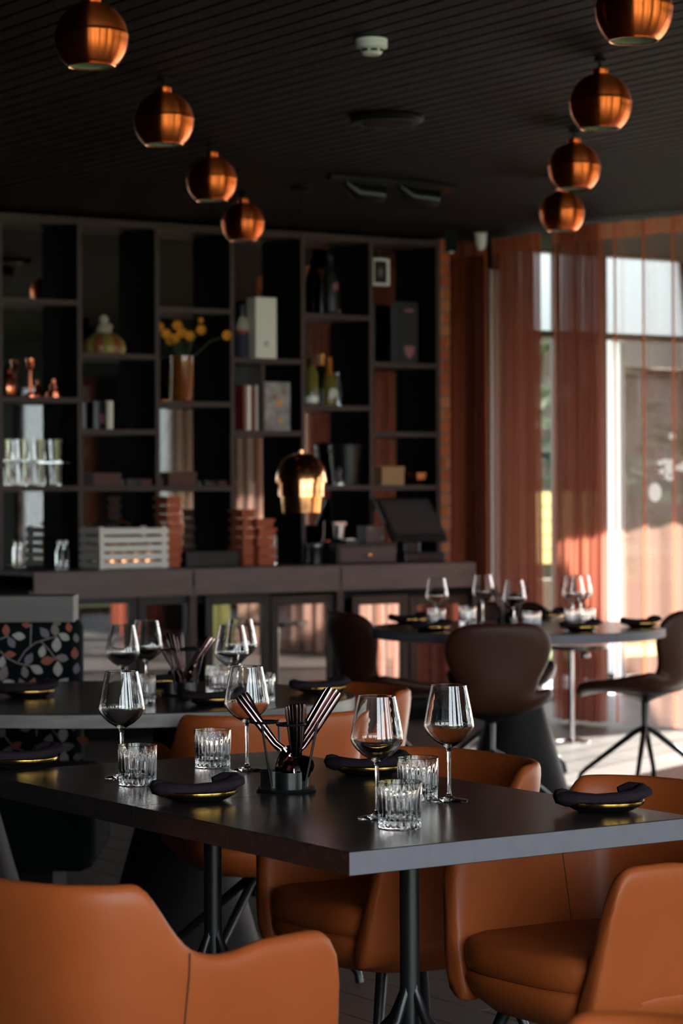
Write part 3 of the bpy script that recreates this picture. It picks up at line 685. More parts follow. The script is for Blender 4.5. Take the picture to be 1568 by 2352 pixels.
# column 3
t = pobj('gift_box', 'tall cream gift carton with a small grey emblem', 'box', 602, 3, 0, -.06); gh = hpx(602, 139); gw = (wpx(626, -.06) - wpx(578, -.06))
MB().box((0, 0, gh / 2), (gw, .1, gh)).obj('body', M['paper'], t, smooth=False, bevel=.002)
mb = MB(); mb.lathe([(.014, 0), (.014, .002), (.009, .002), (.009, 0)], 18, closed=True)
mb.v = [(v[0], -.0505 - v[2], v[1] + gh * .24) for v in mb.v]; mb.obj('emblem', M['leaf_d'], t)
t = pobj('spirit_bottle', 'bottle with cream shoulders and purple cloth sleeve left of the cream carton', 'bottle', 558, 3, 0, -.12)
MB().lathe([(0, 0), (.045, 0), (.045, .15), (.042, .165), (0, .165)], 18).obj('sleeve', M['purple'], t)
MB().lathe([(.044, .15), (.046, .19), (.03, .235), (.014, .25), (0, .25)], 18).obj('shoulder', M['cream'], t)
MB().lathe([(.016, .25), (.016, .31), (0, .312)], 12).obj('stopper', M['black'], t); MB().lathe([(.0465, .145), (.0465, .165)], 18).obj('ribbon', M['red'], t)
bks = [(546, 4, 104, 'red', 'narrow red book leaning at the left of the book row'), (557, 8, 103, 'paper', 'thick white book in the row beside the art book'), (566, 5, 95, 'red', 'dark red book in the row beside the art book'), (575, 6, 104, 'paper2', 'pale spined book next to the divider'), (585, 5, 92, 'device', 'thin dark book next to the divider')]
for (bx_, wpx_, hp, m_, lb) in bks:
    p = on_shelf(bx_, 3, 1, -.10); h = hpx(bx_, hp); wd = wpx_ * 14.9 / F / .8
    t = thing('book', lb, 'book', p, WROT, 'books in the divided shelf')
    MB().box((0, 0, h / 2), (wd, .15, h)).obj('cover', M[m_], t, smooth=False); MB().box((0, .003, h / 2 + .001), (wd * .7, .142, h - .002)).obj('pages', M['paper2'], t, smooth=False)
t = pobj('art_book', 'large grey floral art book standing upright right of the divider', 'book', 633, 3, 1, -.07); ah = hpx(633, 112); aw = wpx(664, -.07) - wpx(600, -.07)
MB().box((0, 0, ah / 2), (aw, .02, ah)).obj('cover', mat('art_cover', (.20, .18, .19), .6, noise=((14, 14, 14), .9, (.50, .45, .42))), t, smooth=False)
for (x, z, r, m_) in ((.02, .16, .018, 'yellow'), (-.01, .20, .013, 'orange_box'), (.03, .06, .014, 'yellow'), (.055, .23, .012, 'orange_box'), (-.02, .10, .016, 'cream')):
    mb = MB(); mb.lathe([(r, 0), (r * .5, .001), (0, .001)], 10); mb.v = [(v[0] + x, -.0105 - v[2], v[1] + z) for v in mb.v]; mb.obj('printed_bloom', M[m_], t)
# column 4
t = pobj('champagne_bottle', 'green champagne bottle with gold foil and white label', 'bottle', 757, 4, 1, -.10); hb = hpx(757, 112)
MB().lathe([(0, 0), (.044, 0), (.046, .01), (.046, hb * .42), (.038, hb * .55), (.018, hb * .70), (.016, hb * .98), (0, hb)], 20).obj('glass_body', M['bottle_gold'], t)
MB().lathe([(.030, hb * .62), (.0185, hb * .70), (.0175, hb * .97), (.014, hb * 1.005), (0, hb * 1.006)], 16).obj('foil', M['foil'], t)
mb = MB(); mb.lathe([(.030, 0), (.024, .003), (0, .004)], 20); mb.v = [(v[0] - .0, -.0445 - v[2], v[1] + hb * .26) for v in mb.v]; mb.obj('label_disc', M['label_m'], t)
t = pobj('wine_bottle', 'pale green wine bottle at the left of the champagne shelf', 'bottle', 716, 4, 1, -.10)
MB().lathe([(0, 0), (.04, 0), (.042, .01), (.042, .19), (.016, .24), (.015, .285), (0, .29)], 18).obj('glass_body', M['bottle_gold'], t)
MB().lathe_open([(.0425, .015), (.0425, .055)], 18).obj('lower_label', M['white'], t); MB().lathe([(.0165, .235), (.016, .288), (0, .293)], 14).obj('foil', M['barn'], t)
t = pobj('tall_bottle', 'slim dark bottle with orange foil between the two others', 'bottle', 741, 4, 1, -.2)
MB().lathe([(0, 0), (.034, 0), (.036, .20), (.014, .25), (.013, .31), (0, .312)], 16).obj('glass_body', M['bottle_green'], t); MB().lathe([(.015, .24), (.0145, .314), (0, .316)], 12).obj('foil', M['foil'], t)
t = pobj('clear_flask', 'slim clear glass flask right of the champagne bottle', 'flask', 777, 4, 1, -.10)
MB().lathe([(0, 0), (.02, 0), (.022, .12), (.010, .16), (.010, .20), (.008, .2), (.008, .16), (.019, .12), (.017, .008), (0, .008)], 14).obj('body', M['glass'], t)
t = pobj('black_magnum', 'matt black bottle with a dark pink emblem on the top shelf', 'bottle', 760, 4, 0, -.12)
MB().lathe([(0, 0), (.055, 0), (.058, .02), (.058, .20), (.03, .28), (.02, .30), (.02, .36), (0, .362)], 22).obj('glass_body', M['device'], t)
mb = MB(); mb.lathe([(.018, 0), (.012, .001), (0, .001)], 6); mb.v = [(v[0], -.0585 - v[2], v[1] * 1.5 + .17) for v in mb.v]; mb.obj('emblem', M['pink'], t)
t = pobj('glass_ashtray', 'small clear dish in front of the black bottle', 'dish', 772, 4, 0, -.04)
MB().lathe([(0, 0), (.03, 0), (.04, .022), (.035, .022), (.026, .006), (0, .006)], 16).obj('bowl', M['glass'], t)
t = pobj('ice_bucket', 'large black ice bucket on the shelf above the till', 'bucket', 795, 4, 2, -.14)
MB().lathe([(0, 0), (.085, 0), (.11, .24), (.118, .245), (.112, .255), (.10, .24), (.078, .012), (0, .012)], 26).obj('tub', M['black'], t)
for sg in (-1, 1): MB().tube([(sg * .11, -.03, .20), (sg * .14, 0, .205), (sg * .11, .03, .20)], .006, 6).obj('handle', M['steel'], t)
t = pobj('pepper_mill', 'short grey mill standing left of the black ice bucket', 'mill', 778, 4, 2, .0 - .03)
MB().lathe([(0, 0), (.026, 0), (.026, .02), (.014, .05), (.018, .08), (.024, .085), (.012, .11), (0, .115)], 14).obj('body', M['mauve'], t); MB().lathe([(.03, 0), (.03, .012), (0, .013)], 14).obj('foot', M['steel'], t)
# column 5
t = pobj('presentation_box', 'tall black presentation box with a pink shield print', 'box', 930, 5, 0, -.08); h = hpx(930, 140); wd = wpx(950, -.08) - wpx(910, -.08)
MB().box((0, 0, h / 2), (wd, .1, h)).obj('body', mat('black_carton', (.014, .012, .012), .5), t, smooth=False, bevel=.002)
MB().add([(-.035, -.0515, h * .28), (.035, -.0515, h * .28), (.037, -.0515, h * .18), (0, -.0515, h * .06), (-.037, -.0515, h * .18)], [(0, 1, 2, 3, 4)]).obj('shield', M['pink'], t, smooth=False)
MB().box((0, -.0512, h * .86), (.06, .001, .018)).obj('printed_bar', M['pink'], t, smooth=False)
t = pobj('framed_sign', 'small white-edged black framed picture in the top right compartment', 'picture', 876, 5, 0, -.19); t.location.z = zpx(876, 648)  # solid picture stands in for a sign reflected in the mirror back
MB().box((0, 0, .08), (.12, .02, .165)).obj('frame', M['white'], t, smooth=False); MB().box((-.008, -.011, .08), (.09, .003, .135)).obj('picture', M['device'], t, smooth=False)  # both parts model the sign's mirror reflection
mb = MB(); mb.lathe([(.018, 0), (.010, .001), (0, .001)], 12); mb.v = [(v[0] - .008, -.0128 - v[2], v[1] * 1.6 + .078) for v in mb.v]; mb.obj('motif', M['leaf_b'], t)
sbx('kraft_box', 'plain beige kraft box left of the copper bowl', 861, 912, 43, 5, 2, M['beige'], -.10, .15)
t = pobj('copper_bowl', 'faceted copper bowl on the right-hand shelf', 'bowl', 955, 5, 2, -.10)
MB().lathe([(0, 0), (.035, 0), (.075, .035), (.09, .075), (.084, .078), (.068, .04), (.03, .01), (0, .01)], 9).obj('bowl', M['brass'], t, smooth=False)
# counter things at the right
p = on_shelf(813, 4, 'c', .12); wd = wpx(880, .12) - wpx(745, .12); hh = hpx(813, 44)
t = thing('drawer_unit', 'low black drawer box with a round copper knob', 'drawer', p, WROT)
MB().box((0, .0, hh / 2), (wd, .26, hh)).obj('carcass', M['device'], t, smooth=False, bevel=.003)
d = MB().box((0, -.134, hh * .45), (wd * .92, .012, hh * .72)).obj('drawer_front', M['mauve'], t, smooth=False, bevel=.002)
mb = MB(); mb.lathe([(.006, 0), (.006, .012), (.013, .018), (.010, .026), (0, .028)], 14); mb.v = [(v[0], -.14 - v[2], v[1] + hh * .45) for v in mb.v]; mb.obj('knob', M['brass'], d)
tz = p + UP * hh
t = thing('mauve_box', 'small square mauve device on the drawer box', 'box', tz + W * (wd * .28), WROT)
MB().box((0, 0, .052), (.125, .1, .104)).obj('body', M['mauve'], t, smooth=False, bevel=.003); MB().box((-.035, -.051, .088), (.03, .002, .008)).obj('printed_mark', M['leaf_a'], t, smooth=False)
MB().lathe([(.009, 0), (.009, .004), (0, .005)], 12, c=(.045, -.05, .03)).obj('button', M['steel'], t)
t = thing('measuring_jug', 'small steel jug on a stand behind the drawer box', 'jug', tz + W * (-wd * .18) + P * .05, WROT)
MB().lathe([(0, .03), (.028, .03), (.036, .11), (.033, .11), (.026, .035), (0, .035)], 16).obj('cup', M['steel'], t); MB().lathe([(0, 0), (.04, 0), (.04, .01), (.02, .03), (0, .031)], 16).obj('stand', M['black'], t)
MB().box((.0, -.0, .118), (.085, .03, .018)).obj('clip', M['steel'], t, smooth=False)
t = thing('card_reader', 'pale card tray lying on the drawer box', 'tray', tz + W * (-wd * .22) + N * .07, WROT + .2)
MB().box((0, 0, .012), (.10, .07, .022)).obj('body', M['device'], t, smooth=False, bevel=.003); MB().box((-.005, -.01, .027), (.07, .03, .006)).obj('paper_slip', M['white'], t, smooth=False)
p = on_shelf(724, 4, 'c', .10); t = thing('bar_tools', 'steel bar strainer and tin beside the drawer box', 'bar tool', p, WROT)
MB().lathe([(0, 0), (.045, 0), (.045, .09), (.042, .095), (0, .095)], 18).obj('tin', M['device'], t); MB().lathe([(0, .10), (.05, .10), (.052, .115), (.03, .125), (0, .125)], 18).obj('strainer', M['steel'], t)
MB().tube([(.04, 0, .11), (.07, .02, .16), (.08, .03, .25)], .003, 6).obj('strainer_handle', M['steel'], t)
# till
p = on_shelf(938, 5, 'c', .12); t = thing('till_terminal', 'dark touchscreen till tilted back at the right end of the bar', 'till', p, WROT)
MB().box((.03, .02, .03), (.30, .30, .06)).obj('base', M['device'], t, smooth=False, bevel=.01)
MB().box((.02, .03, .12), (.12, .08, .16)).obj('stand', M['device'], t, smooth=False, bevel=.01)
Rm = Matrix.Rotation(-math.radians(38), 3, 'X')
MB().box((.0, -.02, .25), (.40, .03, .32), m=Rm).obj('screen_housing', M['device'], t, smooth=False, bevel=.008)
d = MB().box(Vector((.0, -.02, .25)) + Rm @ Vector((0, -.0165, .01)), (.345, .003, .25), m=Rm).obj('screen', M['screen'], t, smooth=False)
MB().box(Vector((-.06, -.02, .25)) + Rm @ Vector((0, .02, .175)), (.07, .02, .02), m=Rm).obj('display_lamp', M['gold'], t, smooth=False)

# ------------------------------------------------------------------ ceiling things
RL = .112
cops = None
lamps = [(210, 88, 'left row', 'nearest'), (376, 279, 'left row', 'second'), (486, 416, 'left row', 'third'), (558, 514, 'left row', 'farthest'),
         (1455, 25, 'right row', 'nearest, cut by the top edge'), (1378, 240, 'right row', 'second'), (1318, 387, 'right row', 'third'), (1290, 490, 'right row', 'farthest')]
lz_ = CEIL - .165
base = None
for (px, py, rw, od) in lamps:
    p = at_h(px, py, lz_); lb = 'spun copper globe pendant under the slatted ceiling, %s, %s' % (rw, od)
    if base is None:
        base = t = thing('globe_pendant', lb, 'lamp', p, 0, 'copper globe pendants')
        ar = lambda a: (RL * math.cos(a), RL * math.sin(a))
        MB().lathe_open([(.022, .112)] + [ar(math.radians(d)) for d in range(78, 5, -6)] + [(RL, .012)], 48).obj('upper_shell', M['copper'], t, angle=180)
        MB().lathe_open([(RL + .0015, .012), (RL + .0015, .004)] + [ar(math.radians(d)) for d in range(0, -50, -5)] + [(RL * math.cos(math.radians(-50)) - .003, RL * math.sin(math.radians(-50)) - .001)], 48).obj('lower_shell', M['copper'], t, angle=60)
        r2 = RL - .003
        MB().lathe_open([(r2 * math.cos(math.radians(d)), r2 * math.sin(math.radians(d))) for d in range(-49, 80, 7)] + [(.0, .10)], 40).obj('lining', M['silver_in'], t, angle=180)
        ro_ = math.radians(-50); MB().tube([Vector(((RL * math.cos(ro_) - .001) * math.cos(q_), (RL * math.cos(ro_) - .001) * math.sin(q_), RL * math.sin(ro_))) for q_ in [2 * PI * z_ / 40 for z_ in range(41)]], .0022, 6).obj('rim', M['brass'], t)
        MB().lathe([(0, .03), (.022, .03), (.026, .0), (.026, -.02), (.0, -.03)], 20).obj('bulb', mat('frosted_bulb', (.8, .8, .78), .4), t)
        MB().lathe([(0, .105), (.026, .108), (.030, .118), (.028, .128), (0, .130)], 24).obj('cap', M['copper'], t)
        MB().lathe([(.006, .128), (.006, .15), (.022, .152), (.022, .165), (0, .165)], 20).obj('ceiling_rose', M['black_matte'], t)
    else: dup(base, p, 0, lb)
# tiered brass pendant over the bar
Y = 12.6; p = at_y(692, 1108, Y); t = thing('tiered_pendant', 'large tiered copper pendant hanging in front of the bar', 'lamp', p)
q = Y / F
tiers = [[(.02, 67), (16, 66), (31, 61), (44, 51), (53, 36), (57, 20), (59, 6), (59, 0)], [(52, 12), (54, 0), (53, -20), (53, -32)], [(47, -22), (47, -38), (45, -56), (44, -69)]]
for k, pr in enumerate(tiers):
    MB().lathe_open([(r * q, z * q) for r, z in pr], 40).obj('shade_tier', M['brass'], t, angle=50)
MB().lathe([(0, 64 * q), (.012, 64 * q), (.012, 74 * q), (0, 75 * q)], 12).obj('cap', M['brass'], t)
MB().tube([(0, 0, 70 * q), (0, 0, CEIL - p.z)], .0025, 6).obj('cord', M['black_matte'], t); MB().lathe([(0, 0), (.05, 0), (.05, .02), (0, .02)], 16, c=(0, 0, CEIL - p.z - .02)).obj('ceiling_rose', M['black_matte'], t)
# smoke detector
p = at_h(853, 90, CEIL); t = thing('smoke_detector', 'round white smoke detector on the dark slats', 'smoke detector', p)
MB().lathe([(0, 0), (.054, 0), (.055, -.006), (.054, -.030), (.046, -.034)], 32).obj('base', M['white'], t)
MB().lathe([(.046, -.030), (.036, -.046), (.030, -.054), (.0, -.056)], 32).obj('chamber', M['white'], t)
for k in range(8): MB().box((.0425 * math.cos(k * PI / 4 + .2), .0425 * math.sin(k * PI / 4 + .2), -.041), (.004, .022, .008), rz=k * PI / 4 + .2).obj('vent_slot', M['black_matte'], t, smooth=False)
# black ceiling fittings
p = at_h(888, 268, CEIL); t = thing('ceiling_speaker', 'flat round black ceiling speaker behind the smoke detector', 'speaker', p)
MB().lathe([(0, 0), (.15, 0), (.155, -.01), (.14, -.03), (0, -.032)], 32).obj('housing', M['black_matte'], t); MB().lathe([(.10, -.0305), (.102, -.034), (.0, -.036)], 32).obj('grille', M['black'], t)
p = at_h(900, 413, CEIL); t = thing('track_spotlight', 'black track spotlight with rosy glints near the far shelving', 'spotlight', p, WROT)
MB().box((0, 0, -.012), (.75, .05, .024)).obj('track', M['black'], t, smooth=False)
for x in (-.28, .05): MB().tube([(x, 0, -.03), (x + .06, -.01, -.075), (x + .2, -.03, -.085)], [.02, .04, .045], 16).obj('spot_head', M['black'], t)
MB().box((.34, 0, -.03), (.06, .03, .02)).obj('end_connector', M['copper_small'], t, smooth=False)
p = at_h(1104, 562, CEIL); p = at_y(1104, 565, 14.9); t = thing('dome_camera', 'small white dome camera under the ceiling by the curtains', 'camera', p)
MB().lathe([(0, CEIL - p.z), (.035, CEIL - p.z), (.035, .02), (.029, .0), (.02, -.02), (0, -.028)], 20).obj('dome', M['white'], t); MB().lathe([(.0, CEIL - p.z), (.04, CEIL - p.z), (.04, CEIL - p.z - .01)], 20).obj('base', M['white'], t)
p = at_y(1036, 573, 14.6); t = thing('black_sensor', 'small black sensor with a white lens beside the brick wall end', 'sensor', p)
MB().box((0, 0, (CEIL - p.z) / 2), (.07, .07, CEIL - p.z + .02)).obj('housing', M['black_matte'], t, smooth=False); MB().lathe([(0, -.02), (.012, -.016), (.014, -.008), (0, 0)], 12, c=(0, -.03, -.008)).obj('lens', M['white'], t)

# ------------------------------------------------------------------ tables
C0 = at_h(802.5, 1956.8, TZ); C0.z = 0
TW, TL = .768, 1.44
def rect_table(name, label, u0, u1, polepx):
    c = C0 + W * (TW / 2) + P * ((u0 + u1) / 2); t = thing(name, label, 'table', c, WROT, 'square dining tables pushed together')
    L = u1 - u0 - .0015
    top = MB().box((0, 0, TZ - .0205), (TW, L, .041)).obj('tabletop', M['table'], t, smooth=False, bevel=.0012)
    e = .0008
    for (cx_, cy_, dx, dy) in ((TW / 2, 0, e, L), (-TW / 2, 0, e, L), (0, L / 2, TW, e), (0, -L / 2, TW, e)):
        MB().box((cx_, cy_, TZ - .0205), (max(dx, .0016), max(dy, .0016), .038)).obj('edge_band', M['table_edge'] if cy_ < 0 or cx_ > 0 else M['table'], t, smooth=False)  # daylight painted in: camera-side and right bands paler than the others
    MB().box((0, 0, TZ - .046), (.30, .30, .01)).obj('mounting_plate', M['black'], t, smooth=False)
    MB().lathe([(.019, .30), (.019, TZ - .045)], 20).obj('column', M['black'], t)
    for k in range(4):
        a = k * PI / 2 + .25; d = Vector((math.cos(a), math.sin(a), 0))
        MB().tube([d * .006 + UP * .46, d * .012 + UP * .41, d * .04 + UP * .355, d * .12 + UP * .28, d * .36 + UP * .03, d * .40 + UP * .012], [.007, .009, .010, .010, .010, .009], 10).obj('leg', M['black'], t)
        MB().lathe([(0, 0), (.016, 0), (.016, .012), (0, .014)], 10, c=d * .395).obj('foot', M['black'], t)
    return t
rect_table('dining_table', 'square dark oak table nearest the camera with a slate-blue front edge', 0, .738, 905)
rect_table('dining_table', 'square dark oak table joined behind the nearest one', .738, 1.44, 433)

def cone_pedestal(t, loc, r0, r1, h):
    MB().lathe([(0, 0), (r0, 0), (r0, .012), (r0 * .96, .02), (r1 * 1.15, h * .75), (r1, h), (0, h)], 36, c=loc).obj('pedestal', mat('pedestal_anthracite', (.010, .008, .008), .6, spec=.2), t)
def ell_table(name, label, c, a, b_, peds, m_edge, rz=0):
    t = thing(name, label, 'table', c, rz); n = 72
    ring = lambda s, z: [Vector((a * s * math.cos(2 * PI * k / n), b_ * s * math.sin(2 * PI * k / n), z)) for k in range(n)]
    mb = MB(); mb.loops([ring(.994, TZ - .041), ring(1, TZ - .039), ring(1, TZ - .002), ring(.997, TZ)]); mb.obj('tabletop', M['table'], t, angle=30)
    mb = MB(); r1 = ring(1.0006, TZ - .0385); r2 = ring(1.0006, TZ - .003); mb.add(r1 + r2, [(k, (k + 1) % n, n + (k + 1) % n, n + k) for k in range(n)]); mb.obj('edge_band', m_edge, t, angle=180)
    for (x, y) in peds: cone_pedestal(t, (x, y, 0), .24, .075, TZ - .041)
    return t
T2 = Vector((-.72, 7.33, 0))
ell_table('oval_table', 'long oval oak-topped table behind the square tables', T2, .757, .60, [(.24, .02), (-.42, .02)], M['table_round_edge'])
T3 = Vector((.775, 10.98, 0))
ell_table('round_table', 'round dark table by the rose curtains', T3, .652, .62, [(0, .1)], M['table_edge'])
# small chrome-legged side table behind the round one
p = at_h(1312, 1704, 0); t = thing('side_table', 'low chrome-legged side table behind the round window table', 'table', p)
MB().lathe([(0, 0), (.10, 0), (.10, .008), (.03, .02), (0, .021)], 28).obj('base_disc', M['chrome'], t); MB().lathe([(.014, .015), (.014, .49)], 16).obj('column', M['chrome'], t)
MB().lathe([(0, .49), (.05, .49), (.06, .50), (.0, .505)], 20).obj('bracket', M['black'], t); MB().lathe([(0, .505), (.2, .505), (.2, .525), (0, .525)], 36).obj('tabletop', M['table'], t)
MB().lathe([(0, .45), (.028, .455), (.03, .475), (.012, .49), (0, .49)], 16, c=(.07, -.04, 0)).obj('lever_knob', M['chrome'], t)

# ------------------------------------------------------------------ chairs
def sst(a, b_, x): x = max(0, min(1, (x - a) / (b_ - a))); return x * x * (3 - 2 * x)
BACKT, ARMT = .748, .645
def plan(s, t_):
    a = abs(s); sg = 1 if s >= 0 else -1; b_ = .225 + .050 * t_; bk = .225 + .06 * t_; xf = .258 - .032 * max(t_, 0)
    if a > .55:
        u = (a - .55) / .45; return Vector((-.09 + (xf + .09) * u, sg * b_ * (1 - .05 * u * u), 0))
    th = (a / .55) * PI / 2; e = .78
    return Vector((-.09 - (bk - .09) * max(math.cos(th), 0) ** e, sg * b_ * math.sin(th) ** e, 0))
def topz(s):
    a = abs(s); z = ARMT + (BACKT - ARMT) * (1 - sst(.46, .595, a)) - .012 * math.sin(PI * sst(.55, .8, a)) * 1
    u = (a - .93) / .07
    if u > 0: z -= .05 * (1 - math.sqrt(max(0, 1 - u * u)))
    return z
def pn(s, t_):
    d = (plan(min(s + .01, 1), t_) - plan(max(s - .01, -1), t_)).normalized(); return Vector((d.y, -d.x, 0))
def shell_sections():
    secs = []; ns = 56
    for i in range(ns + 1):
        s = -1 + 2 * i / ns; tz = topz(s); z0 = .345; sec = []
        nout = pn(s, .5)
        if (plan(s, .5)).dot(nout) < 0: nout = -nout
        def pt(t_, off, z): q = plan(s, t_) - nout * off; return Vector((q.x, q.y, z))
        sec.append(pt(-.35, .03, z0 - .02))
        for t_ in (0, .2, .45, .7, .88): sec.append(pt(t_, 0, z0 + (tz - z0) * t_))
        sec += [pt(.97, .003, tz - .008), pt(1, .014, tz), pt(1, .024, tz), pt(.97, .035, tz - .008)]
        for t_ in (.88, .7, .45, .25): sec.append(pt(t_, .038 + .012 * (1 - t_), z0 + (tz - z0) * t_))
        sec.append(pt(0, .06, z0))
        secs.append(sec)
    return secs
SECS = shell_sections()
def armchair_mesh():
    mb = MB(); n = len(SECS[0]); vs = [v for s in SECS for v in s]; fs = []
    for i in range(len(SECS) - 1):
        for k in range(n): fs.append((i * n + k, i * n + (k + 1) % n, (i + 1) * n + (k + 1) % n, (i + 1) * n + k))
    fs.append(tuple(reversed(range(n)))); fs.append(tuple((len(SECS) - 1) * n + k for k in range(n)))
    mb.add(vs, fs); return mb
def seat_rings(spec, nn=40):
    rings = []
    for (sc, z) in spec:
        r = []
        for k in range(nn):
            a = 2 * PI * k / nn; ca, sa = math.cos(a), math.sin(a)
            r.append(Vector((.012 + .255 * sc * math.copysign(abs(ca) ** .62, ca), .232 * sc * math.copysign(abs(sa) ** .62, sa), z + (.008 * ca if sc > .5 else 0))))
        rings.append(r)
    return rings
def make_armchair(label, star=False):
    t = thing('armchair', label, 'chair', (0, 0, 0), 0)
    armchair_mesh().obj('shell', M['leather'], t, angle=180, subd=1)
    MB().loops(seat_rings([(.88, .385), (.985, .395), (1, .415), (1, .438), (.97, .452), (.90, .459), (.5, .462)])).obj('seat_cushion', M['leather'], t, angle=180)
    MB().loops(seat_rings([(.55, .300), (.80, .312), (.95, .345), (1.0, .378), (.98, .392)])).obj('seat_base', M['leather'], t, angle=180)
    nsec = len(SECS)
    for s in (-.56, .56):
        i = int(round((s + 1) / 2 * (nsec - 1))); sec = SECS[i]
        nn = (plan(s, .5) - Vector((-.05, 0, 0))).normalized()
        MB().tube([v + nn * .0005 for v in sec[1:7]], .0013, 5).obj('seam', M['seam'], t)
        MB().tube([v - nn * .0005 for v in sec[10:14]], .0013, 5).obj('seam', M['seam'], t)
    if star:
        MB().lathe([(.016, .22), (.016, .30), (.05, .305), (0, .306)], 16).obj('column', M['black'], t)
        for k in range(4):
            a = k * PI / 2 + PI / 4; d = Vector((math.cos(a), math.sin(a), 0))
            MB().tube([UP * .27, d * .04 + UP * .255, d * .28 + UP * .06, d * .31 + UP * .03, d * .315 + UP * .004], [.013, .013, .011, .011, .012], 10).obj('leg', M['black'], t)
    else:
        for (x, y) in ((1, 1), (1, -1), (-1, 1), (-1, -1)):
            MB().tube([(x * .15, y * .14, .315), (x * .20, y * .19, .16), (x * .235, y * .225, .006)], [.014, .011, .008], 10).obj('leg', M['black'], t)
            MB().lathe([(0, 0), (.010, 0), (.010, .012), (0, .013)], 10, c=(x * .236, y * .226, 0)).obj('glide', M['chrome'], t)
    return t
def backing(o_, c, rz): o_.location = (c[0], c[1], 0); o_.rotation_euler = (0, 0, rz); return o_
ch = make_armchair('cognac leather armchair in the left foreground seen from behind, arm to the right')
backing(ch, (-.355, 3.88), WROT + .145); ch.scale = (1.045,) * 3
ARM0 = ch
dup(ch, (-.90, 4.62, 0), WROT, 'cognac leather armchair mostly cut by the left edge, behind the foreground one')
dup(ch, (.53, 4.93, 0), WROT + PI + .05, 'cognac leather armchair facing left, right of the nearest table leg')
dup(ch, (.13, 5.53, 0), WROT + PI, 'cognac leather armchair tucked under the table between its two legs')
dup(ch, (.28, 2.55, 0), WROT + PI, 'cognac leather armchair cut by the bottom right corner, only its blurred back showing')
c2 = make_armchair('bright cognac leather armchair backing onto the far end of the square tables', star=True)
backing(c2, (-.24, 6.92), WROT + PI / 2 - .25)
dup(c2, (-.10, 7.58, 0), WROT + PI, 'cognac leather armchair at the right end of the oval table, dark inside back')

# brown shell chairs at the window table
def brown_chair(label):
    t = thing('shell_chair', label, 'chair')
    prof = [(.24, .430, .17, -.01), (.225, .445, .205, .005), (.17, .452, .235, .012), (.08, .446, .245, .03), (-.02, .440, .242, .05), (-.11, .442, .235, .07), (-.165, .462, .215, .075),
            (-.195, .50, .158, .07), (-.208, .55, .150, .05), (-.218, .61, .178, .045), (-.228, .67, .208, .05), (-.240, .73, .212, .05), (-.250, .775, .185, .04), (-.255, .797, .12, .018)]
    nj = 13
    def fn(i, j):
        x, z, hw, cv = prof[i]; u = -1 + 2 * j / (nj - 1); k = i / (len(prof) - 1); bend = cv * abs(u) ** 2.4
        nx = sst(.42, .6, k); return Vector((x + bend * nx, hw * math.copysign(abs(u) ** .9, u), z + bend * (1 - nx)))
    o = MB().grid(len(prof), nj, fn).obj('shell', M['leather_dark'], t, angle=180)
    so = o.modifiers.new('solid', 'SOLIDIFY'); so = o.modifiers.new('solid', 'SOLIDIFY'); so.thickness = .042; so.offset = 0; sb = o.modifiers.new('subd', 'SUBSURF'); sb.levels = sb.render_levels = 2
    MB().lathe([(.0, .425), (.10, .42), (.05, .40), (.018, .385), (.016, .27), (.02, .25), (0, .24)], 18).obj('column', M['black'], t)
    for k in range(4):
        a = k * PI / 2 + .35; d = Vector((math.cos(a), math.sin(a), 0))
        MB().tube([d * .005 + UP * .27, d * .05 + UP * .245, d * .27 + UP * .075, d * .295 + UP * .05, d * .305 + UP * .004], [.013, .014, .011, .011, .013], 10).obj('leg', M['black'], t)
    return t
b0 = brown_chair('chestnut leather shell chair in front of the round window table, seen from behind')
backing(b0, (.615, 10.28), PI / 2 + .10)
backing(dup(b0, (0, 0, 0), 0, 'chestnut leather shell chair at the right edge, facing left to the window table'), (1.375, 11.28), PI - .6)
backing(dup(b0, (0, 0, 0), 0, 'chestnut leather shell chair left of the round window table, seen from the side'), (.215, 11.15), .45)
backing(dup(b0, (0, 0, 0), 0, 'chestnut leather shell chair behind the round window table, glimpsed between the glasses'), (.76, 11.78), -PI / 2 - .2)

# ------------------------------------------------------------------ banquette
BX = at_y(185, 1430, 8.35).x; zc0, zc1 = at_y(100, 1428, 8.35).z, at_y(100, 1368, 8.35).z
t = thing('banquette', 'black banquette with a leaf-print back and a grey oak cap on the left', 'banquette', (BX - .75, 8.35, 0))
MB().box((0, .06, .66), (1.5, .12, .52)).obj('backrest', M['fabric_black'], t, smooth=True, bevel=.03)
MB().box((-.02, .045, (zc0 + zc1) / 2), (1.5, .16, zc1 - zc0)).obj('cap_panel', M['cap'], t, smooth=False, bevel=.002)
MB().box((.05, -.28, .30), (1.6, .56, .30)).obj('seat', M['fabric_black'], t, smooth=True, bevel=.05); MB().box((0, -.2, .075), (1.4, .4, .15)).obj('plinth', M['black_matte'], t, smooth=False)
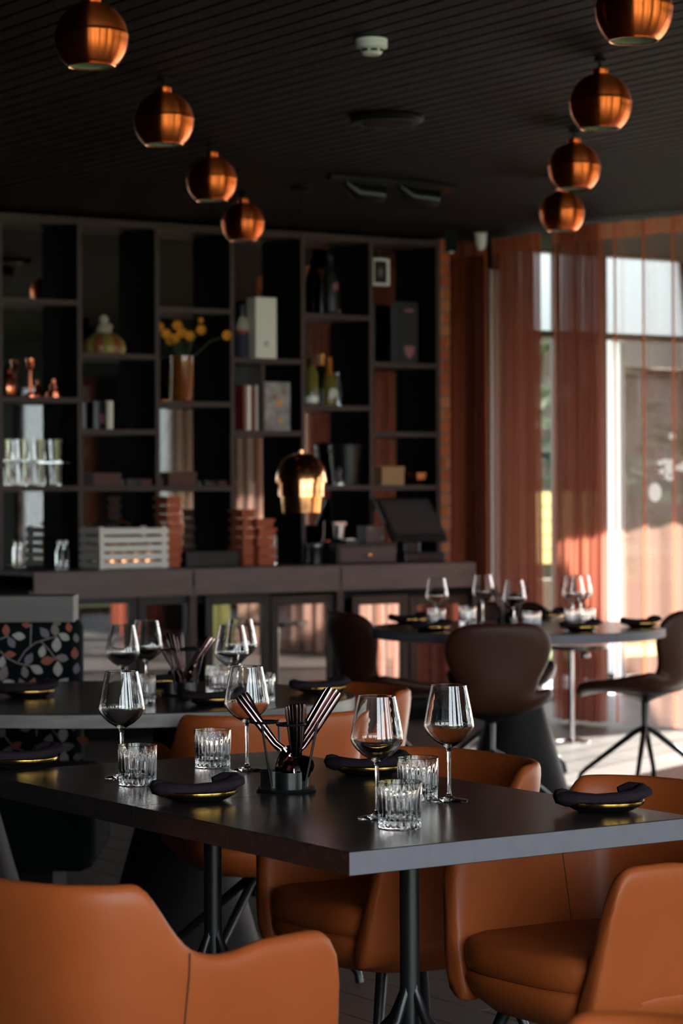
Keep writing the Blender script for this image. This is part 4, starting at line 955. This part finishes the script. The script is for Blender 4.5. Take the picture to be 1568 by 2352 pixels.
# printed sprigs on the back (flat print)
lv = MB(); rnd = random.Random(3)
def leaf(px, py, L, ang_, ci):
    c = at_y(px, py, 8.35) - t.location; sc = 8.35 / F; L *= sc * 1.12; a = math.radians(ang_); d = Vector((math.cos(a), 0, math.sin(a))); s_ = Vector((-d.z, 0, d.x)); vs = []
    for k in range(9): u = k / 8; vs.append(c + d * (u - .5) * L + s_ * math.sin(PI * u ** .85) * L * .30)
    for k in range(7, 0, -1): u = k / 8; vs.append(c + d * (u - .5) * L - s_ * math.sin(PI * u ** .85) * L * .30)
    lv.cur = ci
    lv.add([Vector((v.x, -.0022, v.z)) for v in vs], [tuple(range(len(vs)))])
def stem(pts):
    lv.cur = 1; P_ = [at_y(x, y, 8.35) - t.location for x, y in pts]
    for a, b_ in zip(P_, P_[1:]):
        d = (b_ - a).normalized(); s_ = Vector((-d.z, 0, d.x)) * .0022
        lv.add([Vector((v.x, -.0015, v.z)) for v in (a - s_, b_ - s_, b_ + s_, a + s_)], [(0, 1, 2, 3)])
LV = [(14, 1447, 26, 90, 2), (43, 1461, 28, 170, 0), (26, 1475, 26, 120, 3), (102, 1453, 28, 130, 3), (126, 1446, 28, 100, 1), (147, 1462, 26, 150, 0), (130, 1480, 32, 85, 0), (97, 1496, 26, 80, 0), (67, 1513, 28, 60, 3),
      (24, 1503, 24, 0, 2), (110, 1517, 30, 10, 2), (142, 1511, 28, 170, 1), (133, 1536, 32, 90, 0), (84, 1537, 30, 150, 0), (57, 1543, 26, 100, 1), (8, 1546, 34, 70, 1), (5, 1520, 26, 80, 0), (18, 1570, 30, 20, 0), (50, 1572, 28, 110, 1),
      (75, 1570, 26, 70, 2), (115, 1568, 22, 120, 0), (145, 1568, 30, 40, 0), (158, 1440, 22, 100, 2), (176, 1535, 24, 80, 3), (172, 1500, 26, 90, 2), (60, 1435, 20, 170, 2), (130, 1430, 20, 160, 1), (175, 1465, 20, 100, 1),
      (145, 1685, 34, 90, 0), (112, 1700, 30, 70, 1), (38, 1712, 26, 30, 2), (18, 1725, 28, 50, 1), (155, 1715, 30, 10, 1), (147, 1740, 32, 90, 0), (60, 1672, 26, 10, 1), (190, 1700, 28, 160, 2), (85, 1725, 26, 40, 3), (170, 1668, 22, 80, 3), (180, 1738, 24, 20, 1), (5, 1680, 26, 80, 1)]
for a in LV: leaf(*a)
for st_ in ([(0, 1495), (18, 1512), (40, 1523), (70, 1530)], [(42, 1520), (58, 1495), (80, 1477), (110, 1467), (130, 1462)], [(70, 1485), (72, 1432)], [(95, 1474), (115, 1495), (130, 1517)], [(0, 1468), (20, 1460)],
            [(10, 1690), (30, 1715), (60, 1728)], [(112, 1665), (140, 1700), (150, 1725)], [(85, 1660), (84, 1690)]): stem(st_)
lo = lv.obj('leaf_print', [M['leaf_a'], M['leaf_b'], M['leaf_c'], M['leaf_d']], t, smooth=False); lo['kind'] = 'stuff'

# ------------------------------------------------------------------ table ware
def wg_profile():
    o_ = [(0, .0), (.036, .0), (.0365, .0012), (.030, .0030), (.012, .0058), (.0055, .009), (.0040, .016), (.0034, .035), (.0034, .075), (.0040, .095), (.0065, .1035), (.014, .108), (.028, .1165), (.040, .128), (.0468, .1385), (.0492, .1455), (.0482, .153), (.0462, .1640), (.0444, .1745), (.0404, .1950), (.0374, .2100), (.0352, .2205), (.0346, .2236), (.0345, .2242), (.0343, .2248)]
    i_ = [(.0339, .2250), (.0336, .2248), (.0335, .2242), (.0336, .2236), (.0342, .2205), (.0364, .2100), (.0394, .1950), (.0434, .1745), (.0452, .1640), (.0472, .153), (.0483, .1455), (.0458, .1392), (.0390, .1292), (.027, .1182), (.013, .1100), (.004, .1065), (0, .1060)]
    return o_ + i_
t0 = None
def place_set(build, items, name, cat):
    first = None
    for (px, z_or_p, label, group) in items: pass
def mk_wine(label, p, group):
    t = thing('wine_glass', label, 'wine glass', p, 0, group); MB().lathe(wg_profile(), 48).obj('glass', M['glass'], t, angle=60); return t
def from_top(px, pytop, h): p = at_h(px, pytop, TZ + h); p.z = TZ + .0003; return p
def from_base(px, py): p = at_h(px, py, TZ); p.z = TZ + .0003; return p
wine = [(865, 1598, 'front table: wine glass nearest the camera, behind the clear tumbler', 'fore'), (1030, 1573, 'front table: rightmost tall wine glass', 'fore'),
        (566, 1530, 'front table: wine glass just left of the cutlery caddy', 'fore'), (279, 1541, 'front table: leftmost wine glass behind a tumbler', 'fore'),
        (281, 1435, 'oval table: left front wine glass', 'mid'), (336, 1425, 'oval table: wine glass partly behind the left front one', 'mid'),
        (531, 1435, 'oval table: right front wine glass', 'mid'), (552, 1421, 'oval table: wine glass overlapped by the right front one', 'mid'),
        (1003, 1328, 'round window table: leftmost wine glass', 'far'), (1109, 1320, 'round window table: second wine glass from the left', 'far'), (1181, 1332, 'round window table: wine glass right of the cutlery holder', 'far'),
        (1316, 1323, 'round window table: front glass of the right-hand pair', 'far'), (1334, 1320, 'round window table: rear glass of the right-hand pair', 'far')]
G = {'fore': 'wine glasses on the square tables', 'mid': 'wine glasses on the oval table', 'far': 'wine glasses on the round window table'}
wb = None
for (px, py, lb, g_) in wine:
    p = from_top(px, py, .225); lb = 'clear stemmed wine glass, ' + lb
    if wb is None: wb = mk_wine(lb, p, G[g_])
    else: dup(wb, p, random.uniform(0, 1), lb, G[g_])
def tumbler_mesh():
    H, R0, nf, seg = .083, .0405, 22, 176; mb = MB()
    def fo(z, a):
        r = R0 * (.945 + .055 * (z / H)); k = sst(.004, .012, z) * (1 - sst(.060, .071, z)); return r - k * .0026 * (1 - abs(math.sin(nf / 2 * a))) ** .7
    prof = []; zs = [0, .0008, .004, .009, .014, .022, .035, .05, .060, .066, .071, .079, .0822]
    rings = [[Vector(((fo(z, 2 * PI * k / seg) - (.0025 if z == 0 else 0)) * math.cos(2 * PI * k / seg), (fo(z, 2 * PI * k / seg) - (.0025 if z == 0 else 0)) * math.sin(2 * PI * k / seg), z)) for k in range(seg)] for z in zs]
    for (r, z) in ((R0 - .0012, .083), (R0 - .0024, .0822), (R0 - .0030, .07), (R0 - .0048, .03), (R0 - .0062, .019), (R0 - .010, .0150), (.015, .0145), (.001, .0145)):
        rings.append([Vector((r * math.cos(2 * PI * k / seg), r * math.sin(2 * PI * k / seg), z)) for k in range(seg)])
    mb.loops(rings); return mb
tum = [(315.5, 1710, 'front table: tumbler at the left in front of a wine glass', 'fore', 0), (488, 1675, 'front table: tumbler at the far edge left of the caddy', 'fore', 0), (917.5, 1795, 'front table: tumbler nearest the camera', 'fore', 0), (959, 1739, 'front table: tumbler behind the nearest one', 'fore', 0),
       (502, 1529, 'oval table: tumbler right of the cutlery holder', 'mid', 0), (325, 1549, 'oval table: tumbler hidden behind the left wine glass', 'mid', 0), (600, 1546, 'oval table: tumbler behind the front table wine glass', 'mid', 0),
       (1002, 1397, 'round window table: tumbler under the leftmost wine glass', 'far', 0), (1073, 1392, 'round window table: second tumbler from the left', 'far', 0), (1221, 1404, 'round window table: tumbler in front of the right chair edge', 'far', 0),
       (1316, 1397, 'round window table: left tumbler of the right-hand pair', 'far', 0), (1346, 1397, 'round window table: right tumbler of the right-hand pair', 'far', 0)]
G2 = {'fore': 'cut glass tumblers on the square tables', 'mid': 'cut glass tumblers on the oval table', 'far': 'cut glass tumblers on the round window table'}
tb = None
for (px, py, lb, g_, _) in tum:
    p = from_top(px, py, .083); lb = 'fluted clear whisky tumbler, ' + lb
    if tb is None:
        tb = thing('tumbler', lb, 'glass', p, 0, G2[g_]); tumbler_mesh().obj('glass', M['glass'], tb, angle=50)
    else: dup(tb, p, random.uniform(0, 1), lb, G2[g_])

# plates with folded napkins
def make_plate(label, p, group):
    t = thing('dish', label, 'plate', p, 0, group)
    MB().lathe([(0, 0), (.050, 0), (.062, .004), (.076, .012), (.0815, .0175)], 48).obj('outside', M['plate'], t)
    MB().lathe_open([(.0800, .0150), (.0824, .0160), (.0835, .0195), (.0834, .0222), (.0800, .0220)], 48).obj('gold_rim', M['gold'], t)
    MB().lathe([(.0805, .0235), (.074, .014), (.055, .008), (0, .007)], 48).obj('inside', M['plate'], t); return t
def make_napkin(label, p, group, seed=0):
    rnd = random.Random(seed); t = thing('napkin', label, 'napkin', p, 0, group)
    path = [(-.092, -.006, .036), (-.085, -.028, .030), (-.06, -.045, .030), (-.02, -.052, .029), (.025, -.050, .031), (.065, -.038, .036), (.088, -.015, .042), (.085, .01, .044), (.06, .02, .044), (.035, .018, .040)]
    path = [Vector(q) + Vector((0, rnd.uniform(-.004, .004), rnd.uniform(-.002, .004))) for q in path]
    rs = [.016, .024, .021, .019, .020, .019, .020, .021, .018, .010]; seg = 20; n = len(path); up_ = Vector((0, 0, 1)); vs = []
    P2 = []
    for i in range(n - 1):
        for k in range(4): P2.append((path[i].lerp(path[i + 1], k / 4), rs[i] + (rs[i + 1] - rs[i]) * k / 4))
    P2.append((path[-1], rs[-1])); m_ = len(P2)
    for i, (q, r) in enumerate(P2):
        d = (P2[min(i + 1, m_ - 1)][0] - P2[max(i - 1, 0)][0]).normalized(); x = d.cross(up_).normalized(); y = x.cross(d)
        for k in range(seg):
            a = 2 * PI * k / seg; rr = r * (1 + .07 * math.sin(3 * a + i * .35 + seed) + .05 * math.sin(7 * a + i * .2))
            vs.append(q + x * math.cos(a) * rr + y * math.sin(a) * rr * .72)
    fs = [(i * seg + k, i * seg + (k + 1) % seg, (i + 1) * seg + (k + 1) % seg, (i + 1) * seg + k) for i in range(m_ - 1) for k in range(seg)] + [tuple(reversed(range(seg))), tuple((m_ - 1) * seg + k for k in range(seg))]
    MB().add(vs, fs).obj('rolled_cloth', M['napkin'], t, angle=60)
    mb = MB(); mb.grid(6, 8, lambda i, j: Vector((-.055 + .115 * j / 7, -.045 + .075 * i / 5, .020 + .012 * math.sin(j * .9 + i * .5 + seed) * .5 + .004)))
    o = mb.obj('loose_fold', M['napkin'], t, angle=180); s_ = o.modifiers.new('solid', 'SOLIDIFY'); s_.thickness = .004
    kn = MB(); kn.lathe([(0, -.020), (.014, -.016), (.021, 0), (.015, .014), (0, .018)], 14, c=(-.093, -.012, .034), fn=lambda r, z, a: r * (1 + .10 * math.sin(5 * a + z * 60))); kn.obj('knotted_end', M['napkin'], t, angle=80)
    return t
plates = [(1385, 1862, 'front table: dish at the right corner', .0, 'fore'), (455, 1838, 'front table: dish left of the cutlery caddy', .15, 'fore'), (847, 1778, 'front table: dish right behind the caddy', -.05, 'fore'), (52, 1760, 'front table: dish at the left edge', .3, 'fore'),
          (65, 1600, 'oval table: dish at the left edge', .1, 'mid'), (490, 1618, 'oval table: dish in front of the cutlery holder', -.15, 'mid'), (735, 1592, 'oval table: dish at the right end', .1, 'mid'), (366, 1575, 'oval table: dish behind the cutlery holder', .2, 'mid'),
          (990, 1449, 'round window table: dish at the left front', .2, 'far'), (938, 1431, 'round window table: dish at the left edge', .0, 'far'), (1333, 1449, 'round window table: dish before the paired glasses', .1, 'far'), (1472, 1440, 'round window table: dish at the right edge', -.1, 'far'), (1262, 1420, 'round window table: dish at the back', .4, 'far')]
G3 = {'fore': 'square tables', 'mid': 'oval table', 'far': 'round window table'}
pb = nb = None
for k, (px, py, lb, rz, g_) in enumerate(plates):
    p = from_base(px, py); lp = 'small black dish, gold rim, ' + lb; ln = 'charcoal rolled cloth napkin, ' + lb.replace('dish', 'on the dish')
    if pb is None: pb = make_plate(lp, p, 'gold-rimmed dishes on the ' + G3[g_]); nb = make_napkin(ln, p, 'napkins on the ' + G3[g_]); pb.scale = (.93,) * 3; nb.scale = (.84,) * 3
    else: dup(pb, p, 0, lp, 'gold-rimmed dishes on the ' + G3[g_], scale=.93); nn = dup(nb, p, 0, ln, 'napkins on the ' + G3[g_], scale=.84); nn.rotation_euler = (0, 0, rz)

# cutlery caddies
def make_caddy(label, p, rz=0):
    t = thing('cutlery_caddy', label, 'caddy', p, rz, None)
    MB().lathe([(0, 0), (.058, 0), (.061, .003), (.058, .0065), (0, .0066)], 40).obj('base_disc', M['black'], t)
    for k in range(3):
        a = -PI / 2 + .25 + k * 2 * PI / 3; d = Vector((math.cos(a), math.sin(a), 0)); c = d * .027
        MB().lathe([(0, .0066), (.026, .0066), (.026, .040), (.0245, .040), (.0245, .009), (0, .009)], 28, c=c).obj('cup', M['black'], t)
        rc = d * .045 + UP * .137
        MB().tube([rc + Vector((.028 * math.cos(b_), .028 * math.sin(b_), 0)) for b_ in [2 * PI * q / 24 for q in range(25)]], .0028, 6).obj('ring', M['black'], t)
        a2 = a + PI / 3; d2 = Vector((math.cos(a2), math.sin(a2), 0))
        MB().tube([d2 * .040 + UP * .012, d2 * .066 + UP * .137], .0026, 7).obj('rod', M['black'], t)
    return t
def fork(mb):
    mb.tube([(0, 0, .205), (0, 0, .195), (0, .001, .12), (0, .002, .085), (0, .006, .068)], [.004, .0055, .0045, .003, .0032], 8, flat=.55)
    mb.box((0, .010, .055), (.022, .0022, .024))
    for x in (-.0095, -.0032, .0032, .0095): mb.tube([(x, .010, .046), (x, .004, .025), (x, -.004, .004)], [.0022, .0018, .001], 5)
def knife(mb):
    mb.tube([(0, 0, .215), (0, 0, .205), (0, 0, .12), (0, 0, .10)], [.004, .0065, .006, .004], 8, flat=.5); mb.add([(-.008, .0008, .10), (.008, .0008, .10), (.009, .0006, .03), (.002, .0004, .0), (-.007, .0006, .03), (-.008, -.0008, .10), (.008, -.0008, .10), (.009, -.0006, .03), (.002, -.0004, 0), (-.007, -.0006, .03)], [(0, 1, 2, 3, 4), (9, 8, 7, 6, 5), (0, 5, 6, 1), (1, 6, 7, 2), (2, 7, 8, 3), (3, 8, 9, 4), (4, 9, 5, 0)])
def spoon(mb):
    mb.tube([(0, 0, .200), (0, 0, .19), (0, .001, .11), (0, .003, .07), (0, .006, .058)], [.004, .0055, .0045, .0028, .003], 8, flat=.55)
    mb.grid(7, 7, lambda i, j: Vector((math.cos(-PI / 2 + PI * i / 6) * .019 * (-1 + 2 * j / 6), .006 + .008 * (1 - (-1 + 2 * j / 6) ** 2) * math.cos(-PI / 2 + PI * i / 6) - .0, .032 + .030 * math.sin(-PI / 2 + PI * i / 6))))
CUT = {}
for nm, f_ in (('fork', fork), ('knife', knife), ('spoon', spoon)):
    mb = MB(); f_(mb); CUT[nm] = mb.mesh(nm, M['rose_metal'], angle=50)
CUTD = {}
for k_ in CUT:
    CUTD[k_] = CUT[k_].copy(); CUTD[k_].materials.clear(); CUTD[k_].materials.append(M['dark_metal'])
def cutlery(kind, label, bottom, top, spin, group, dark=False):
    o = bpy.data.objects.new(kind, (CUTD if dark else CUT)[kind]); C.objects.link(o); d = (Vector(top) - Vector(bottom)).normalized()
    q = d.to_track_quat('Z', 'Y').to_matrix().to_4x4() @ Matrix.Rotation(spin, 4, 'Z'); LN = (Vector(top) - Vector(bottom)).length / {'fork': .205, 'knife': .215, 'spoon': .2}[kind]; o.matrix_world = Matrix.Translation(bottom) @ q @ Matrix.Diagonal((1.4, 1.3, LN, 1)); tag(o, label, kind, group)
def pair(px0, py0, px1, py1, Y0, Y1): return at_y(px0, py0, Y0), at_y(px1, py1, Y1)
cpos = from_base(657, 1816)
make_caddy('black wire cutlery caddy on the front table beside a tumbler', cpos)
Yc = cpos.y
def cl_set(cp_, specs, where, g_):
    for n_i, (kind, bx_, by_, tx_, ty_, dy, spin, lb) in enumerate(specs):
        b_ = at_y(bx_, by_, cp_.y + dy[0]); t_ = at_y(tx_, ty_, cp_.y + dy[1]); dk = 'upright' in lb or ('oval' in lb and 'left' in lb) or 'inner one' in lb or 'window' in lb
        cutlery(kind, '%s %s %s' % ('black steel' if dk else 'rose-tinted', kind, lb), b_, t_, spin, '%ss in the %s' % (kind, g_), dk)
cl_set(cpos, [('fork', 684, 1790, 545, 1600, (.0, .02), .3, 'leaning left in the front table caddy, leftmost handle'), ('fork', 690, 1786, 552, 1594, (.012, .03), .1, 'leaning left in the front table caddy, second handle'),
              ('fork', 672, 1792, 557, 1597, (.02, .04), .5, 'leaning left in the front table caddy, third handle'), ('fork', 663, 1790, 563, 1592, (.028, .045), .2, 'leaning left in the front table caddy, rear handle'),
              ('spoon', 676, 1800, 659, 1622, (-.012, -.03), .2, 'standing upright in the front table caddy, left of the bunch'), ('spoon', 681, 1800, 669, 1618, (-.018, -.035), .6, 'standing upright in the front table caddy, second of the bunch'),
              ('spoon', 684, 1800, 678, 1618, (-.012, -.03), 1.2, 'standing upright in the front table caddy, third of the bunch'), ('spoon', 687, 1800, 687, 1616, (-.02, -.03), .1, 'standing upright in the front table caddy, fourth of the bunch'), ('spoon', 689, 1800, 696, 1617, (-.008, -.02), .8, 'standing upright in the front table caddy, right of the bunch'),
              ('spoon', 640, 1776, 750, 1582, (.01, .02), .2, 'leaning right in the front table caddy, leftmost handle'), ('spoon', 650, 1778, 760, 1580, (.0, .01), -.2, 'leaning right in the front table caddy, second handle'),
              ('spoon', 655, 1782, 773, 1584, (.012, .02), .1, 'leaning right in the front table caddy, third handle'), ('spoon', 660, 1786, 781, 1592, (-.004, .0), .3, 'leaning right in the front table caddy, rightmost handle'), ('spoon', 692, 1786, 690, 1625, (.03, .02), .1, 'upright in the front table caddy, behind the bunch')], '', 'front table caddy')
c2p = from_base(417, 1597); make_caddy('black wire cutlery caddy on the oval table, full of dark handles', c2p, .4)
sp = []
for k in range(7):
    sp.append((['fork', 'fork', 'spoon'][k % 3], 418 + k * 2, 1588, 355 + k * 10, 1452 + (k % 3) * 4, (-.01 + .006 * k, -.02 + .01 * k), k * .7, 'leaning left in the oval table caddy, %s from the left' % ['first', 'second', 'third', 'fourth', 'fifth', 'sixth', 'seventh'][k]))
for k in range(3): sp.append((['spoon', 'knife', 'fork'][k], 402 + k * 4, 1586, 480 + k * 7, 1462 + k * 3, (.0, .012 * k), k * .5, 'leaning right in the oval table caddy, %s' % ['inner one', 'middle one', 'outer one'][k]))
cl_set(c2p, sp, '', 'oval table caddy')
c3p = from_base(1166, 1436); make_caddy('black wire cutlery caddy on the round window table', c3p, .2)
cl_set(c3p, [('knife', 1162, 1430, 1128, 1350, (0, 0), .3, 'leaning left in the round window table caddy, outer'), ('fork', 1166, 1430, 1138, 1347, (.02, .02), .3, 'leaning left in the round window table caddy, inner'), ('spoon', 1168, 1430, 1212, 1352, (.01, .0), .3, 'leaning right in the round window table caddy, lower'), ('knife', 1165, 1430, 1205, 1346, (-.01, .0), .9, 'leaning right in the round window table caddy, upper')], '', 'round window table caddy')
